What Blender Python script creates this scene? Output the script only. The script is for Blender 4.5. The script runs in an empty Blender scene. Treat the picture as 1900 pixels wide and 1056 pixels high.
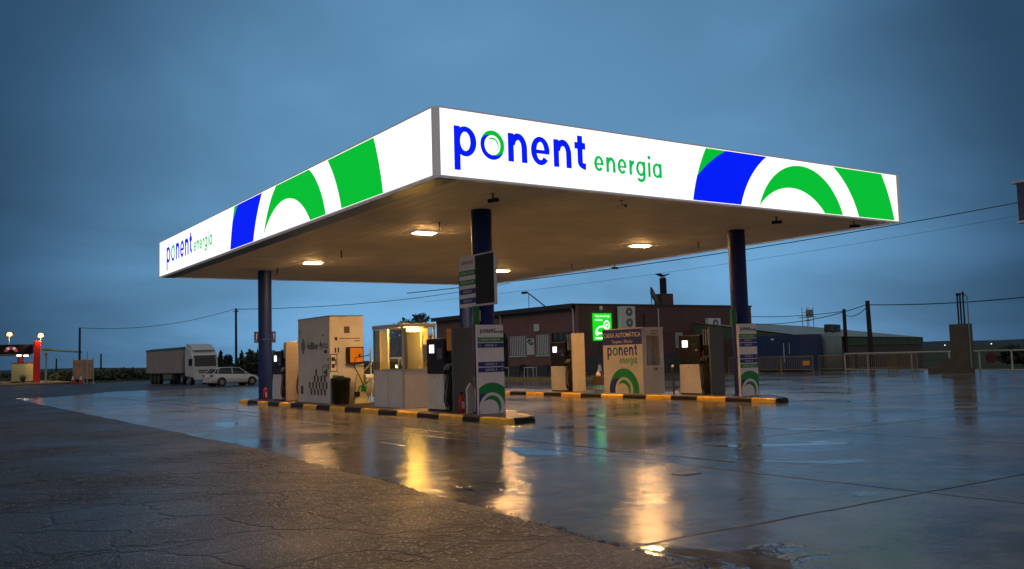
import bpy, math, random
from mathutils import Vector, Matrix
PI = math.pi
R = math.radians
random.seed(7)
C = bpy.context.scene.collection
SC = bpy.context.scene

# ------------------------------------------------------------------ camera
YAW, PITCH, ROLL, FPX = 0.59658, 0.080173, -0.028471, 1690.63
CAM = Vector((-9.7885, -17.2791, 1.6))
fw = Vector((math.sin(YAW)*math.cos(PITCH), math.cos(YAW)*math.cos(PITCH), math.sin(PITCH)))
rt = Vector((math.cos(YAW), -math.sin(YAW), 0)); up = rt.cross(fw)
r2 = rt*math.cos(ROLL) + up*math.sin(ROLL); u2 = -rt*math.sin(ROLL) + up*math.cos(ROLL)
cd = bpy.data.cameras.new('camera'); co = bpy.data.objects.new('camera', cd); C.objects.link(co)
m = Matrix((r2, u2, -fw)).transposed().to_4x4(); m.translation = CAM; co.matrix_world = m
cd.sensor_width = 36; cd.lens = 36*FPX/1900; cd.clip_end = 9000; cd.clip_start = 0.1
SC.camera = co

# ------------------------------------------------------------------ sky and exposure
SUN_EL, SUN_AZ = R(1.0), R(42)
w = bpy.data.worlds.new('World'); SC.world = w; w.use_nodes = True
nt = w.node_tree; N = nt.nodes; LK = nt.links; N.clear()
def nd(t, **k):
    n = N.new(t)
    for a, b in k.items(): setattr(n, a, b)
    return n
def wmath(op, a, b=None):
    n = nd('ShaderNodeMath', operation=op)
    for i, v in enumerate((a, b)):
        if v is None: continue
        if isinstance(v, (int, float)): n.inputs[i].default_value = v
        else: LK.new(v, n.inputs[i])
    return n.outputs[0]
out = nd('ShaderNodeOutputWorld'); bg = nd('ShaderNodeBackground'); LK.new(bg.outputs[0], out.inputs[0])
sky = nd('ShaderNodeTexSky', sky_type='NISHITA', sun_disc=False, sun_elevation=SUN_EL, sun_rotation=SUN_AZ, ozone_density=6.0, dust_density=0.3)
tc = nd('ShaderNodeTexCoord'); sep = nd('ShaderNodeSeparateXYZ'); LK.new(tc.outputs['Generated'], sep.inputs[0])
dotn = nd('ShaderNodeVectorMath', operation='DOT_PRODUCT'); LK.new(tc.outputs['Generated'], dotn.inputs[0])
ga, ge = YAW+0.0, R(5)
dotn.inputs[1].default_value = (math.sin(ga)*math.cos(ge), math.cos(ga)*math.cos(ge), math.sin(ge))
# big soft brightness of the dusk cloud deck
mr = nd('ShaderNodeMapRange', interpolation_type='SMOOTHSTEP'); LK.new(dotn.outputs['Value'], mr.inputs[0])
mr.inputs[1].default_value = 0.845; mr.inputs[2].default_value = 1.0
# clouds, spread on a plane overhead so that they flatten toward the horizon
zz = wmath('ADD', wmath('MAXIMUM', sep.outputs[2], 0.0), 0.22)
cmb = nd('ShaderNodeCombineXYZ'); LK.new(wmath('DIVIDE', sep.outputs[0], zz), cmb.inputs[0]); LK.new(wmath('DIVIDE', sep.outputs[1], zz), cmb.inputs[1])
nz = nd('ShaderNodeTexNoise'); LK.new(cmb.outputs[0], nz.inputs['Vector']); nz.inputs['Scale'].default_value = 0.9; nz.inputs['Detail'].default_value = 5; nz.inputs['Roughness'].default_value = 0.5; nz.inputs['Distortion'].default_value = 0.35
cl = nd('ShaderNodeMapRange', interpolation_type='SMOOTHSTEP'); LK.new(nz.outputs[0], cl.inputs[0])
cl.inputs[1].default_value = 0.35; cl.inputs[2].default_value = 0.68; cl.inputs[3].default_value = 0.74; cl.inputs[4].default_value = 1.10
mixg = nd('ShaderNodeMix', data_type='RGBA'); LK.new(mr.outputs[0], mixg.inputs[0])
mixg.inputs[6].default_value = (0.030, 0.080, 0.158, 1); mixg.inputs[7].default_value = (0.160, 0.385, 0.655, 1)
# unseen sky overhead and behind, set paler and greyer as added fill light
mr2 = nd('ShaderNodeMapRange', interpolation_type='SMOOTHSTEP'); LK.new(dotn.outputs['Value'], mr2.inputs[0])
mr2.inputs[1].default_value = 0.80; mr2.inputs[2].default_value = 0.15; mr2.inputs[3].default_value = 0.0; mr2.inputs[4].default_value = 1.0
mix2 = nd('ShaderNodeMix', data_type='RGBA'); LK.new(mr2.outputs[0], mix2.inputs[0]); LK.new(mixg.outputs[2], mix2.inputs[6]); mix2.inputs[7].default_value = (0.30, 0.275, 0.275, 1)
mulc = nd('ShaderNodeVectorMath', operation='SCALE'); LK.new(mix2.outputs[2], mulc.inputs[0]); LK.new(cl.outputs[0], mulc.inputs['Scale'])
scn = nd('ShaderNodeVectorMath', operation='SCALE'); LK.new(sky.outputs[0], scn.inputs[0]); scn.inputs['Scale'].default_value = 0.002
addc = nd('ShaderNodeVectorMath', operation='ADD'); LK.new(mulc.outputs[0], addc.inputs[0]); LK.new(scn.outputs[0], addc.inputs[1])
scl = nd('ShaderNodeVectorMath', operation='SCALE'); LK.new(addc.outputs[0], scl.inputs[0]); scl.inputs['Scale'].default_value = 10.0
LK.new(scl.outputs[0], bg.inputs[0]); bg.inputs[1].default_value = 0.1
sl = bpy.data.lights.new('sun', 'SUN'); sl.energy = 0.03; sl.angle = R(30); sl.color = (0.75, 0.85, 1)
so = bpy.data.objects.new('sun', sl); C.objects.link(so)
so.rotation_euler = (PI/2-R(25), 0, PI-SUN_AZ)
SC.view_settings.view_transform = 'Standard'; SC.view_settings.look = 'None'
SC.view_settings.exposure = 0.0; SC.view_settings.gamma = 1; SC.view_settings.use_curve_mapping = False
SC.cycles.use_denoising = True; SC.cycles.max_bounces = 6; SC.cycles.transparent_max_bounces = 12
SC.cycles.caustics_reflective = False; SC.cycles.caustics_refractive = False; SC.cycles.sample_clamp_indirect = 4

# ------------------------------------------------------------------ materials
MATS = {}
def mat(name, col=(.5, .5, .5), rough=.5, metal=0, emit=None, es=0, noise=0, nscale=4, bump=0, bscale=20, spec=.5, coat=0, grime=0):
    if name in MATS: return MATS[name]
    M = bpy.data.materials.new(name); M.use_nodes = True; t = M.node_tree; b = t.nodes['Principled BSDF']
    b.inputs['Base Color'].default_value = (*col, 1); b.inputs['Roughness'].default_value = rough; b.inputs['Metallic'].default_value = metal
    b.inputs['Specular IOR Level'].default_value = spec; b.inputs['Coat Weight'].default_value = coat; b.inputs['Coat Roughness'].default_value = .1
    if emit: b.inputs['Emission Color'].default_value = (*emit, 1); b.inputs['Emission Strength'].default_value = es
    if noise or bump or grime:
        tcn = t.nodes.new('ShaderNodeTexCoord')
        if noise or grime:
            n = t.nodes.new('ShaderNodeTexNoise'); n.inputs['Scale'].default_value = nscale; n.inputs['Detail'].default_value = 6
            t.links.new(tcn.outputs['Object'], n.inputs['Vector'])
            rp = t.nodes.new('ShaderNodeMapRange'); t.links.new(n.outputs[0], rp.inputs[0]); rp.inputs[1].default_value = .3; rp.inputs[2].default_value = .7
            rp.inputs[3].default_value = 1-noise; rp.inputs[4].default_value = 1+noise*.5
            sc_ = t.nodes.new('ShaderNodeVectorMath'); sc_.operation = 'SCALE'; sc_.inputs[0].default_value = col; t.links.new(rp.outputs[0], sc_.inputs['Scale'])
            t.links.new(sc_.outputs[0], b.inputs['Base Color'])
            r3 = t.nodes.new('ShaderNodeMapRange'); t.links.new(n.outputs[0], r3.inputs[0]); r3.inputs[3].default_value = max(.03, rough-.12); r3.inputs[4].default_value = min(1, rough+.12)
            t.links.new(r3.outputs[0], b.inputs['Roughness'])
        if bump:
            n = t.nodes.new('ShaderNodeTexNoise'); n.inputs['Scale'].default_value = bscale; n.inputs['Detail'].default_value = 4
            t.links.new(tcn.outputs['Object'], n.inputs['Vector'])
            bp = t.nodes.new('ShaderNodeBump'); bp.inputs['Strength'].default_value = bump; bp.inputs['Distance'].default_value = .02
            t.links.new(n.outputs[0], bp.inputs['Height']); t.links.new(bp.outputs[0], b.inputs['Normal'])
    MATS[name] = M; return M

M_white = mat('white_painted_metal', (.78, .75, .73), .4, noise=.12, nscale=2.2)
M_offwhite = mat('off_white_panel', (.68, .65, .61), .45, noise=.15, nscale=1.5)
M_grey = mat('grey_panel', (.12, .13, .13), .4, noise=.1)
M_tan = mat('beige_panel', (.50, .44, .36), .4, noise=.1)
M_soff = mat('soffit_metal', (.84, .83, .81), .6, noise=.14, nscale=.7)
M_black = mat('black_plastic', (.009, .009, .010), .45, spec=.25)
M_rubber = mat('black_rubber', (.012, .012, .012), .5)
M_colblue = mat('column_blue', (.004, .020, .15), .5, noise=.2, nscale=3, spec=.3)
M_navy = mat('navy_print', (.012, .02, .22), .4)
M_green = mat('green_print', (.0, .24, .055), .4)
M_print_black = mat('black_print', (.02, .02, .022), .5)
M_print_w = mat('white_print', (.7, .7, .7), .5)
M_print_cream = mat('cream_print', (.75, .70, .6), .5)
M_sign_white = mat('sign_white', (.80, .76, .79), .35, noise=.05)
M_yel = mat('yellow_kerb_paint', (.95, .54, .03), .4, noise=.25, nscale=6, bump=.3)
M_blk = mat('black_kerb_paint', (.010, .010, .011), .5, spec=.2, noise=.3, nscale=6, bump=.3)
M_isl = mat('island_concrete', (.14, .125, .11), .4, noise=.3, nscale=3, bump=.4)
M_steel = mat('galvanised_steel', (.35, .36, .37), .35, .8, noise=.15)
M_alu = mat('window_aluminium', (.5, .48, .46), .35, .3)
M_red = mat('red_paint', (.45, .015, .012), .35)
M_orange = mat('orange_box', (.75, .30, .02), .4, noise=.1)
M_led = mat('white_screen', (.8, .8, .8), .3, emit=(.9, .97, 1), es=1.6)
M_fw = mat('fascia_backlit_white', (.8, .8, .8), .3, emit=(1, 1, 1), es=1.15)
M_fb = mat('fascia_backlit_blue', (.0, .0, .1), .6, spec=.1, emit=(.0, .012, .92), es=1)
M_fg = mat('fascia_backlit_green', (.0, .1, .02), .6, spec=.1, emit=(.0, .50, .03), es=1)
M_fg2 = mat('fascia_backlit_logo_green', (.0, .1, .02), .6, spec=.1, emit=(.0, .50, .09), es=1)
M_trim = mat('grey_trim_spill_glow', (.80, .78, .83), .5, emit=(1, .97, 1.05), es=.07)  # faint emission stands in for light spilling from the lit fascia
M_teal = mat('dark_teal_strip', (.02, .06, .055), .4)
M_lamp = mat('lamp_diffuser', (.8, .8, .8), .3, emit=(1, .52, .17), es=640)
M_tube = mat('booth_tube_light', (.8, .8, .8), .3, emit=(1, .52, .08), es=420)
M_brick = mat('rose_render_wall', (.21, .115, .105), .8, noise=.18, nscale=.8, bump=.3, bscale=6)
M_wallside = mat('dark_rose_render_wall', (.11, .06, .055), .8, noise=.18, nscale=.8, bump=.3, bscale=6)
M_wallband = mat('grey_blue_wall_band', (.05, .065, .075), .7, noise=.2)
M_roof = mat('dark_roof_edge', (.02, .025, .03), .5)
M_pole = mat('wooden_pole', (.025, .022, .02), .8, noise=.3, nscale=5)
M_wire = mat('cable_black', (.015, .02, .03), .6)
M_carw = mat('white_car_paint', (.62, .66, .66), .25, coat=.6)
M_glass_dark = mat('dark_window_glass', (.01, .014, .018), .06, spec=.6)
M_chrome = mat('wheel_alloy', (.4, .4, .4), .3, .8)
M_tail = mat('tail_lamp_red', (.4, .01, .01), .2)
M_tarp = mat('trailer_tarp_teal', (.02, .12, .11), .6)
M_trailer = mat('trailer_grey_side', (.34, .32, .30), .5, noise=.12, nscale=1)
M_conc = mat('rough_concrete_block', (.085, .08, .065), .85, noise=.25, nscale=2, bump=.5, bscale=10)
M_leaf = mat('dark_leaves', (.022, .045, .020), .7)
M_leaf2 = mat('conifer_needles', (.014, .030, .018), .8)
M_bark = mat('tree_bark', (.03, .025, .02), .9)
M_cont = mat('blue_container_paint', (.008, .03, .12), .45, noise=.15)
M_tank = mat('blue_grey_tank', (.16, .24, .26), .45, noise=.1)
M_wgreen = mat('green_cladding', (.05, .11, .06), .6, noise=.2)
M_wbrown = mat('brown_block_wall', (.07, .055, .05), .8, noise=.2)
M_wroof = mat('pale_green_roof', (.22, .30, .27), .6, noise=.12, nscale=.3)
M_rail = mat('cream_rail_paint', (.42, .46, .42), .5)
M_barr = mat('yellowed_barrier_paint', (.24, .19, .10), .5)
M_sand = mat('sandy_ground', (.26, .19, .09), .9, noise=.3, nscale=.7)
M_ply = mat('plywood_screen', (.50, .33, .20), .7, noise=.25, nscale=1.5)
M_sod = mat('sodium_lamp', (.8, .6, .3), .3, emit=(1, .50, .12), es=6)
M_wl = mat('white_lamp', (.8, .8, .8), .3, emit=(1, .95, .85), es=14)
M_far = mat('far_window_light', (.8, .8, .8), .3, emit=(1, .9, .7), es=3)
M_gs = mat('backlit_green_sign', (.0, .3, .0), .3, emit=(.0, .72, .01), es=1)
M_gsw = mat('backlit_sign_white', (.8, .8, .8), .3, emit=(.85, 1, .8), es=1.25)
M_blind = mat('white_window_bars', (.62, .68, .70), .6)
M_hill = mat('hill_woods_haze_blue', (.02, .035, .05), .9, noise=.2, nscale=.004)  # blue cast of distant haze is put into the woods' base colour
M_cream = mat('cream_wall_panel', (.50, .48, .28), .7)
M_yline = mat('yellow_line_paint', (.35, .27, .05), .5, noise=.3)
M_wline = mat('worn_white_paint', (.35, .34, .32), .4, noise=.4, nscale=8)

def glassmat():
    M = bpy.data.materials.new('clear_glass'); M.use_nodes = True; t = M.node_tree; t.nodes.clear()
    o = t.nodes.new('ShaderNodeOutputMaterial'); mx = t.nodes.new('ShaderNodeMixShader'); tr = t.nodes.new('ShaderNodeBsdfTransparent'); g = t.nodes.new('ShaderNodeBsdfGlossy')
    lw = t.nodes.new('ShaderNodeLayerWeight'); pw = t.nodes.new('ShaderNodeMath'); pw.operation = 'POWER'; t.links.new(lw.outputs['Facing'], pw.inputs[0]); pw.inputs[1].default_value = 5; fr = t.nodes.new('ShaderNodeMapRange'); t.links.new(pw.outputs[0], fr.inputs[0]); fr.inputs[3].default_value = .045; g.inputs['Roughness'].default_value = .02; tr.inputs[0].default_value = (.9, .92, .92, 1)
    t.links.new(fr.outputs[0], mx.inputs[0]); t.links.new(tr.outputs[0], mx.inputs[1]); t.links.new(g.outputs[0], mx.inputs[2]); t.links.new(mx.outputs[0], o.inputs[0]); return M
M_glass = glassmat()

class NT:
    def __init__(s, name):
        s.M = bpy.data.materials.new(name); s.M.use_nodes = True; s.t = s.M.node_tree; s.b = s.t.nodes['Principled BSDF']
        s.geo = s.t.nodes.new('ShaderNodeNewGeometry'); s.pos = s.geo.outputs['Position']
    def n(s, t, **k):
        x = s.t.nodes.new(t)
        for a, b in k.items(): setattr(x, a, b)
        return x
    def l(s, a, b): s.t.links.new(a, b)
    def set(s, sock, v):
        if isinstance(v, (int, float, tuple)): sock.default_value = v
        else: s.l(v, sock)
    def math(s, op, a, b=0, c=0):
        x = s.n('ShaderNodeMath', operation=op); s.set(x.inputs[0], a); s.set(x.inputs[1], b); s.set(x.inputs[2], c); return x.outputs[0]
    def mapv(s, scale=(1, 1, 1), loc=(0, 0, 0)):
        x = s.n('ShaderNodeMapping'); s.l(s.pos, x.inputs[0]); x.inputs['Scale'].default_value = scale; x.inputs['Location'].default_value = loc; return x.outputs[0]
    def noise(s, v, sc, det=4, ro=.5, dist=0):
        x = s.n('ShaderNodeTexNoise'); s.l(v, x.inputs['Vector']); x.inputs['Scale'].default_value = sc; x.inputs['Detail'].default_value = det; x.inputs['Roughness'].default_value = ro; x.inputs['Distortion'].default_value = dist; return x.outputs[0]
    def rng(s, v, a, b, c, d, smooth=True):
        x = s.n('ShaderNodeMapRange', interpolation_type='SMOOTHSTEP' if smooth else 'LINEAR'); s.l(v, x.inputs[0])
        for i, q in enumerate((a, b, c, d)): s.set(x.inputs[i+1], q)
        return x.outputs[0]
    def mix(s, f, a, b):
        x = s.n('ShaderNodeMix', data_type='RGBA'); s.set(x.inputs[0], f)
        for i, q in ((6, a), (7, b)):
            if isinstance(q, tuple): x.inputs[i].default_value = (*q, 1)
            else: s.l(q, x.inputs[i])
        return x.outputs[2]

def concrete():
    s = NT('wet_forecourt_concrete'); b = s.b
    sp = s.n('ShaderNodeSeparateXYZ'); s.l(s.pos, sp.inputs[0]); X, Y = sp.outputs[0], sp.outputs[1]
    big = s.noise(s.mapv(), .16, 4, .55, .4); mid = s.noise(s.mapv(), .9, 5, .6); fine = s.noise(s.mapv(), 14, 4, .6)
    # joints
    wob = s.math('MULTIPLY', s.math('SUBTRACT', s.noise(s.mapv(), 1.2, 3), .5), .09)
    def line(v, off, per, wd):
        a = s.math('ADD', s.math('ADD', v, -off), wob); q = s.math('PINGPONG', a, per/2.)   # 0 at joint
        return s.rng(q, wd*.4, wd, 1, 0)
    jx = line(X, -.4, 5.6, .035); jy = line(Y, -11.4, 5.7, .035); joint = s.math('MAXIMUM', jx, jy)
    col = s.mix(s.rng(mid, .3, .7, 0, 1), (.125, .115, .096), (.26, .238, .20))
    grit = s.rng(s.noise(s.mapv(), 60, 3, .7), .35, .7, .72, 1.25, False)
    gv = s.n('ShaderNodeVectorMath', operation='SCALE'); s.l(col, gv.inputs[0]); s.l(grit, gv.inputs['Scale']); col = gv.outputs[0]
    stain = s.rng(s.noise(s.mapv(loc=(13, 5, 0)), .35, 5, .6, .8), .48, .66, 0, 1)
    col = s.mix(s.math('MULTIPLY', stain, .65), col, (.045, .040, .036))
    tyre = s.rng(s.noise(s.mapv((1.2, .10, 1)), 1.6, 4, .6, .2), .56, .70, 0, .35); col = s.mix(tyre, col, (.03, .028, .026))
    col = s.mix(s.math('MULTIPLY', joint, .8), col, (.02, .02, .018))
    s.l(col, b.inputs['Base Color'])
    pud = s.rng(s.math('ADD', big, s.math('MULTIPLY', s.math('SUBTRACT', s.noise(s.mapv((1, 1, 1), (7, 1, 0)), 3.2, 6, .7, .5), .5), .24)), .40, .62, 0, 1)
    pud2 = s.rng(s.noise(s.mapv((1.0, .7, 1), (3, 9, 0)), .55, 5, .6, .6), .54, .61, 0, 1)
    wet = s.math('MAXIMUM', s.math('MULTIPLY', pud, .75), pud2)
    ro = s.rng(wet, 0, 1, .20, .05, False); ro = s.math('ADD', ro, s.math('MULTIPLY', s.math('SUBTRACT', s.noise(s.mapv((1, 1, 1), (7, 1, 0)), 3.2, 6, .7, .5), .5), .24))
    ro = s.math('MAXIMUM', s.math('ADD', ro, s.math('MULTIPLY', joint, .3)), .03)
    s.l(ro, b.inputs['Roughness']); b.inputs['IOR'].default_value = 1.21
    hgt = s.math('MULTIPLY', s.math('ADD', s.math('MULTIPLY', fine, .45), s.math('ADD', s.math('MULTIPLY', mid, 1.2), s.math('MULTIPLY', s.noise(s.mapv(), 4.5, 4, .6, .6), 1.5))), s.rng(wet, 0, 1, 1, .25, False))
    bp = s.n('ShaderNodeBump'); bp.inputs['Strength'].default_value = .45; bp.inputs['Distance'].default_value = .012
    s.l(s.math('SUBTRACT', hgt, s.math('MULTIPLY', joint, .6)), bp.inputs['Height']); s.l(bp.outputs[0], b.inputs['Normal'])
    return s.M
def asphalt(name='old_asphalt', cracks=True, wetr=.42):
    s = NT(name); b = s.b
    sp = s.n('ShaderNodeSeparateXYZ'); s.l(s.pos, sp.inputs[0])
    vo = s.n('ShaderNodeTexVoronoi', feature='F1'); s.l(s.mapv(), vo.inputs['Vector']); vo.inputs['Scale'].default_value = 50
    ag = s.rng(vo.outputs['Distance'], .15, .75, 1, 0)
    vc = s.n('ShaderNodeSeparateColor'); s.l(vo.outputs['Color'], vc.inputs[0])
    big = s.noise(s.mapv(), .35, 5, .55, .3); mid = s.noise(s.mapv(), 3, 5, .6)
    col = s.mix(s.rng(vc.outputs[0], .2, 1, 0, 1), (.010, .010, .010), (.085, .079, .075))
    bright = s.rng(vc.outputs[1], .90, .94, 0, 1); col = s.mix(s.math('MULTIPLY', bright, .9), col, (.36, .33, .30))
    col = s.mix(s.rng(big, .4, .62, 0, .45), col, (.030, .028, .027))
    h = s.math('MULTIPLY', ag, s.rng(mid, .3, .7, .6, 1.1))
    if cracks:
        wv = s.n('ShaderNodeVectorMath', operation='ADD'); nn = s.n('ShaderNodeTexNoise'); s.l(s.pos, nn.inputs['Vector']); nn.inputs['Scale'].default_value = 1.7; nn.inputs['Detail'].default_value = 5
        sc_ = s.n('ShaderNodeVectorMath', operation='SCALE'); s.l(nn.outputs['Color'], sc_.inputs[0]); sc_.inputs['Scale'].default_value = .55
        s.l(s.pos, wv.inputs[0]); s.l(sc_.outputs[0], wv.inputs[1])
        def crk(scale, wd):
            v = s.n('ShaderNodeTexVoronoi', feature='DISTANCE_TO_EDGE'); s.l(wv.outputs[0], v.inputs['Vector']); v.inputs['Scale'].default_value = scale
            return s.rng(v.outputs['Distance'], wd*.3, wd, 1, 0)
        ck = s.math('MAXIMUM', crk(1.0, .040), s.math('MULTIPLY', crk(2.4, .06), s.rng(big, .4, .6, .9, 0)))
        ck = s.math('MULTIPLY', ck, s.rng(s.noise(s.mapv(loc=(5, 2, 0)), .8, 3), .35, .55, .35, 1))
        col = s.mix(s.math('MULTIPLY', ck, .95), col, (.004, .004, .004)); h = s.math('SUBTRACT', h, s.math('MULTIPLY', ck, 2.2))
    s.l(col, b.inputs['Base Color']); ro = s.rng(big, .35, .65, wetr+.12, wetr-.1, False)
    s.l(ro, b.inputs['Roughness']); b.inputs['Specular IOR Level'].default_value = .3
    bp = s.n('ShaderNodeBump'); bp.inputs['Strength'].default_value = 1.0; bp.inputs['Distance'].default_value = .008
    s.l(h, bp.inputs['Height']); s.l(bp.outputs[0], b.inputs['Normal'])
    return s.M
def field():
    s = NT('field_grass'); b = s.b
    a = s.noise(s.mapv(), .02, 6, .6); m_ = s.noise(s.mapv(), .6, 6, .7)
    col = s.mix(s.rng(a, .4, .6, 0, 1), (.035, .055, .022), (.075, .085, .035)); col = s.mix(s.rng(m_, .3, .7, 0, .6), col, (.025, .035, .018))
    s.l(col, b.inputs['Base Color']); b.inputs['Roughness'].default_value = .9; b.inputs['Specular IOR Level'].default_value = .1
    bp = s.n('ShaderNodeBump'); bp.inputs['Strength'].default_value = .8; bp.inputs['Distance'].default_value = .15; s.l(m_, bp.inputs['Height']); s.l(bp.outputs[0], b.inputs['Normal'])
    return s.M
M_concrete = concrete(); M_asph = asphalt(); M_asph2 = asphalt('wet_far_asphalt', False, .27); M_field = field()

# ------------------------------------------------------------------ helpers
def link(name, me, parent=None):
    o = bpy.data.objects.new(name, me); C.objects.link(o)
    if parent is not None: o.parent = parent; o.matrix_parent_inverse = Matrix.Identity(4)
    return o
def tag(o, label=None, cat=None, group=None, kind=None):
    for k, v in (('label', label), ('category', cat), ('group', group), ('kind', kind)):
        if v: o[k] = v
    return o
def thing(name, label, cat, loc=(0, 0, 0), rz=0, group=None):
    o = bpy.data.objects.new(name, None); C.objects.link(o); o.location = loc; o.rotation_euler = (0, 0, rz); o.empty_display_size = .2
    return tag(o, label, cat, group)
class MB:
    """collects shapes; build() links them as ONE mesh object"""
    def __init__(s): s.v = []; s.f = []; s.mi = []; s.sm = []; s.mats = []
    def mid(s, m):
        if m not in s.mats: s.mats.append(m)
        return s.mats.index(m)
    def add(s, vs, fs, m, smooth=False):
        o = len(s.v); s.v += [tuple(v) for v in vs]; k = s.mid(m)
        for f in fs: s.f.append([i+o for i in f]); s.mi.append(k); s.sm.append(smooth)
        return s
    def box(s, x0, x1, y0, y1, z0, z1, m, M=None):
        vs = [Vector((x, y, z)) for z in (z0, z1) for y in (y0, y1) for x in (x0, x1)]
        if M is not None: vs = [M @ v for v in vs]
        return s.add(vs, [(0, 2, 3, 1), (4, 5, 7, 6), (0, 1, 5, 4), (2, 6, 7, 3), (0, 4, 6, 2), (1, 3, 7, 5)], m)
    def cyl(s, p0, p1, r0, m, r1=None, n=14, caps=True):
        p0, p1 = Vector(p0), Vector(p1); r1 = r0 if r1 is None else r1; d = (p1-p0).normalized()
        a = d.orthogonal().normalized(); b = d.cross(a); vs = []
        for p, r in ((p0, r0), (p1, r1)):
            for i in range(n): t = 2*PI*i/n; vs.append(p+(a*math.cos(t)+b*math.sin(t))*r)
        s.add(vs, [(i, (i+1) % n, n+(i+1) % n, n+i) for i in range(n)], m, True)
        if caps: s.add(vs, [tuple(range(n-1, -1, -1)), tuple(range(n, 2*n))], m)
        return s
    def tube(s, pts, r, m, n=8):
        pts = [Vector(p) for p in pts]; vs = []; prev = None
        for i, p in enumerate(pts):
            d = (pts[min(i+1, len(pts)-1)]-pts[max(i-1, 0)]).normalized()
            a = d.orthogonal().normalized() if prev is None else (prev-d*prev.dot(d)).normalized()
            prev = a; b = d.cross(a); rr = r[i] if isinstance(r, (list, tuple)) else r
            for k in range(n): t = 2*PI*k/n; vs.append(p+(a*math.cos(t)+b*math.sin(t))*rr)
        fs = [(i*n+k, i*n+(k+1) % n, (i+1)*n+(k+1) % n, (i+1)*n+k) for i in range(len(pts)-1) for k in range(n)]
        s.add(vs, fs, m, True); s.add(vs, [tuple(range(n-1, -1, -1)), tuple(range((len(pts)-1)*n, len(pts)*n))], m); return s
    def lathe(s, prof, c, m, n=20):
        vs = []
        for r, z in prof:
            for i in range(n): t = 2*PI*i/n; vs.append((c[0]+r*math.cos(t), c[1]+r*math.sin(t), c[2]+z))
        fs = [(i*n+k, i*n+(k+1) % n, (i+1)*n+(k+1) % n, (i+1)*n+k) for i in range(len(prof)-1) for k in range(n)]
        s.add(vs, fs, m, True); s.add(vs, [tuple(range((len(prof)-1)*n, len(prof)*n))], m); return s
    def sphere(s, c, r, m, n=14, sz=1):
        prof = [(max(1e-4, r*math.sin(PI*i/8)), -r*sz*math.cos(PI*i/8)) for i in range(9)]
        return s.lathe(prof, c, m, n)
    def prism(s, pts, axis, a, b, m):
        """closed 2-D outline extruded along an axis: x -> (y,z) outline, y -> (x,z), z -> (x,y)"""
        n = len(pts)
        def P(p, q): return (q, p[0], p[1]) if axis == 'x' else (p[0], q, p[1]) if axis == 'y' else (p[0], p[1], q)
        vs = [P(p, a) for p in pts]+[P(p, b) for p in pts]
        return s.add(vs, [tuple(range(n-1, -1, -1)), tuple(range(n, 2*n))]+[(i, (i+1) % n, n+(i+1) % n, n+i) for i in range(n)], m)
    def build(s, name, parent=None, bevel=0, fixn=True):
        me = bpy.data.meshes.new(name); me.from_pydata(s.v, [], s.f)
        for m in s.mats: me.materials.append(m)
        me.polygons.foreach_set('material_index', s.mi); me.polygons.foreach_set('use_smooth', s.sm)
        me.update()
        if fixn:
            import bmesh
            bm = bmesh.new(); bm.from_mesh(me); bmesh.ops.recalc_face_normals(bm, faces=bm.faces); bm.to_mesh(me); bm.free()
        o = link(name, me, parent)
        if bevel:
            q = o.modifiers.new('bevel', 'BEVEL'); q.width = bevel; q.segments = 2; q.limit_method = 'ANGLE'; q.angle_limit = R(40)
        return o
class Fr:
    """a flat frame in space: 2-D (a,b) -> origin + a*ux + b*uz, pushed out by n"""
    def __init__(s, o, ux, uz=(0, 0, 1), n=None):
        s.o = Vector(o); s.ux = Vector(ux); s.uz = Vector(uz); s.n = Vector(n) if n else s.ux.cross(s.uz).normalized()
    def p(s, a, b, h=0): return s.o+s.ux*a+s.uz*b+s.n*h
def clip(poly, x0, x1, z0, z1):
    for ax, lim, sg in ((0, x0, 1), (0, x1, -1), (1, z0, 1), (1, z1, -1)):
        o = []
        for i in range(len(poly)):
            a, b = poly[i-1], poly[i]; da, db = sg*(a[ax]-lim), sg*(b[ax]-lim)
            if (da >= 0) != (db >= 0): t = da/(da-db); o.append((a[0]+(b[0]-a[0])*t, a[1]+(b[1]-a[1])*t))
            if db >= 0: o.append(b)
        poly = o
        if not poly: return []
    return poly
def flat(mb, polys, fr, h, m, rect=None):
    for q in polys:
        if rect: q = clip(q, *rect)
        if len(q) >= 3: mb.add([fr.p(a, b, h) for a, b in q], [tuple(range(len(q)))], m)
def strip(A, B): return [[A[i], A[i+1], B[i+1], B[i]] for i in range(len(A)-1)]
def arc(cx, cy, rx, ry, a0, a1, n=40): return [(cx+rx*math.cos(R(a0+(a1-a0)*i/n)), cy+ry*math.sin(R(a0+(a1-a0)*i/n))) for i in range(n+1)]
def rectp(x0, x1, z0, z1): return [[(x0, z0), (x1, z0), (x1, z1), (x0, z1)]]

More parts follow.
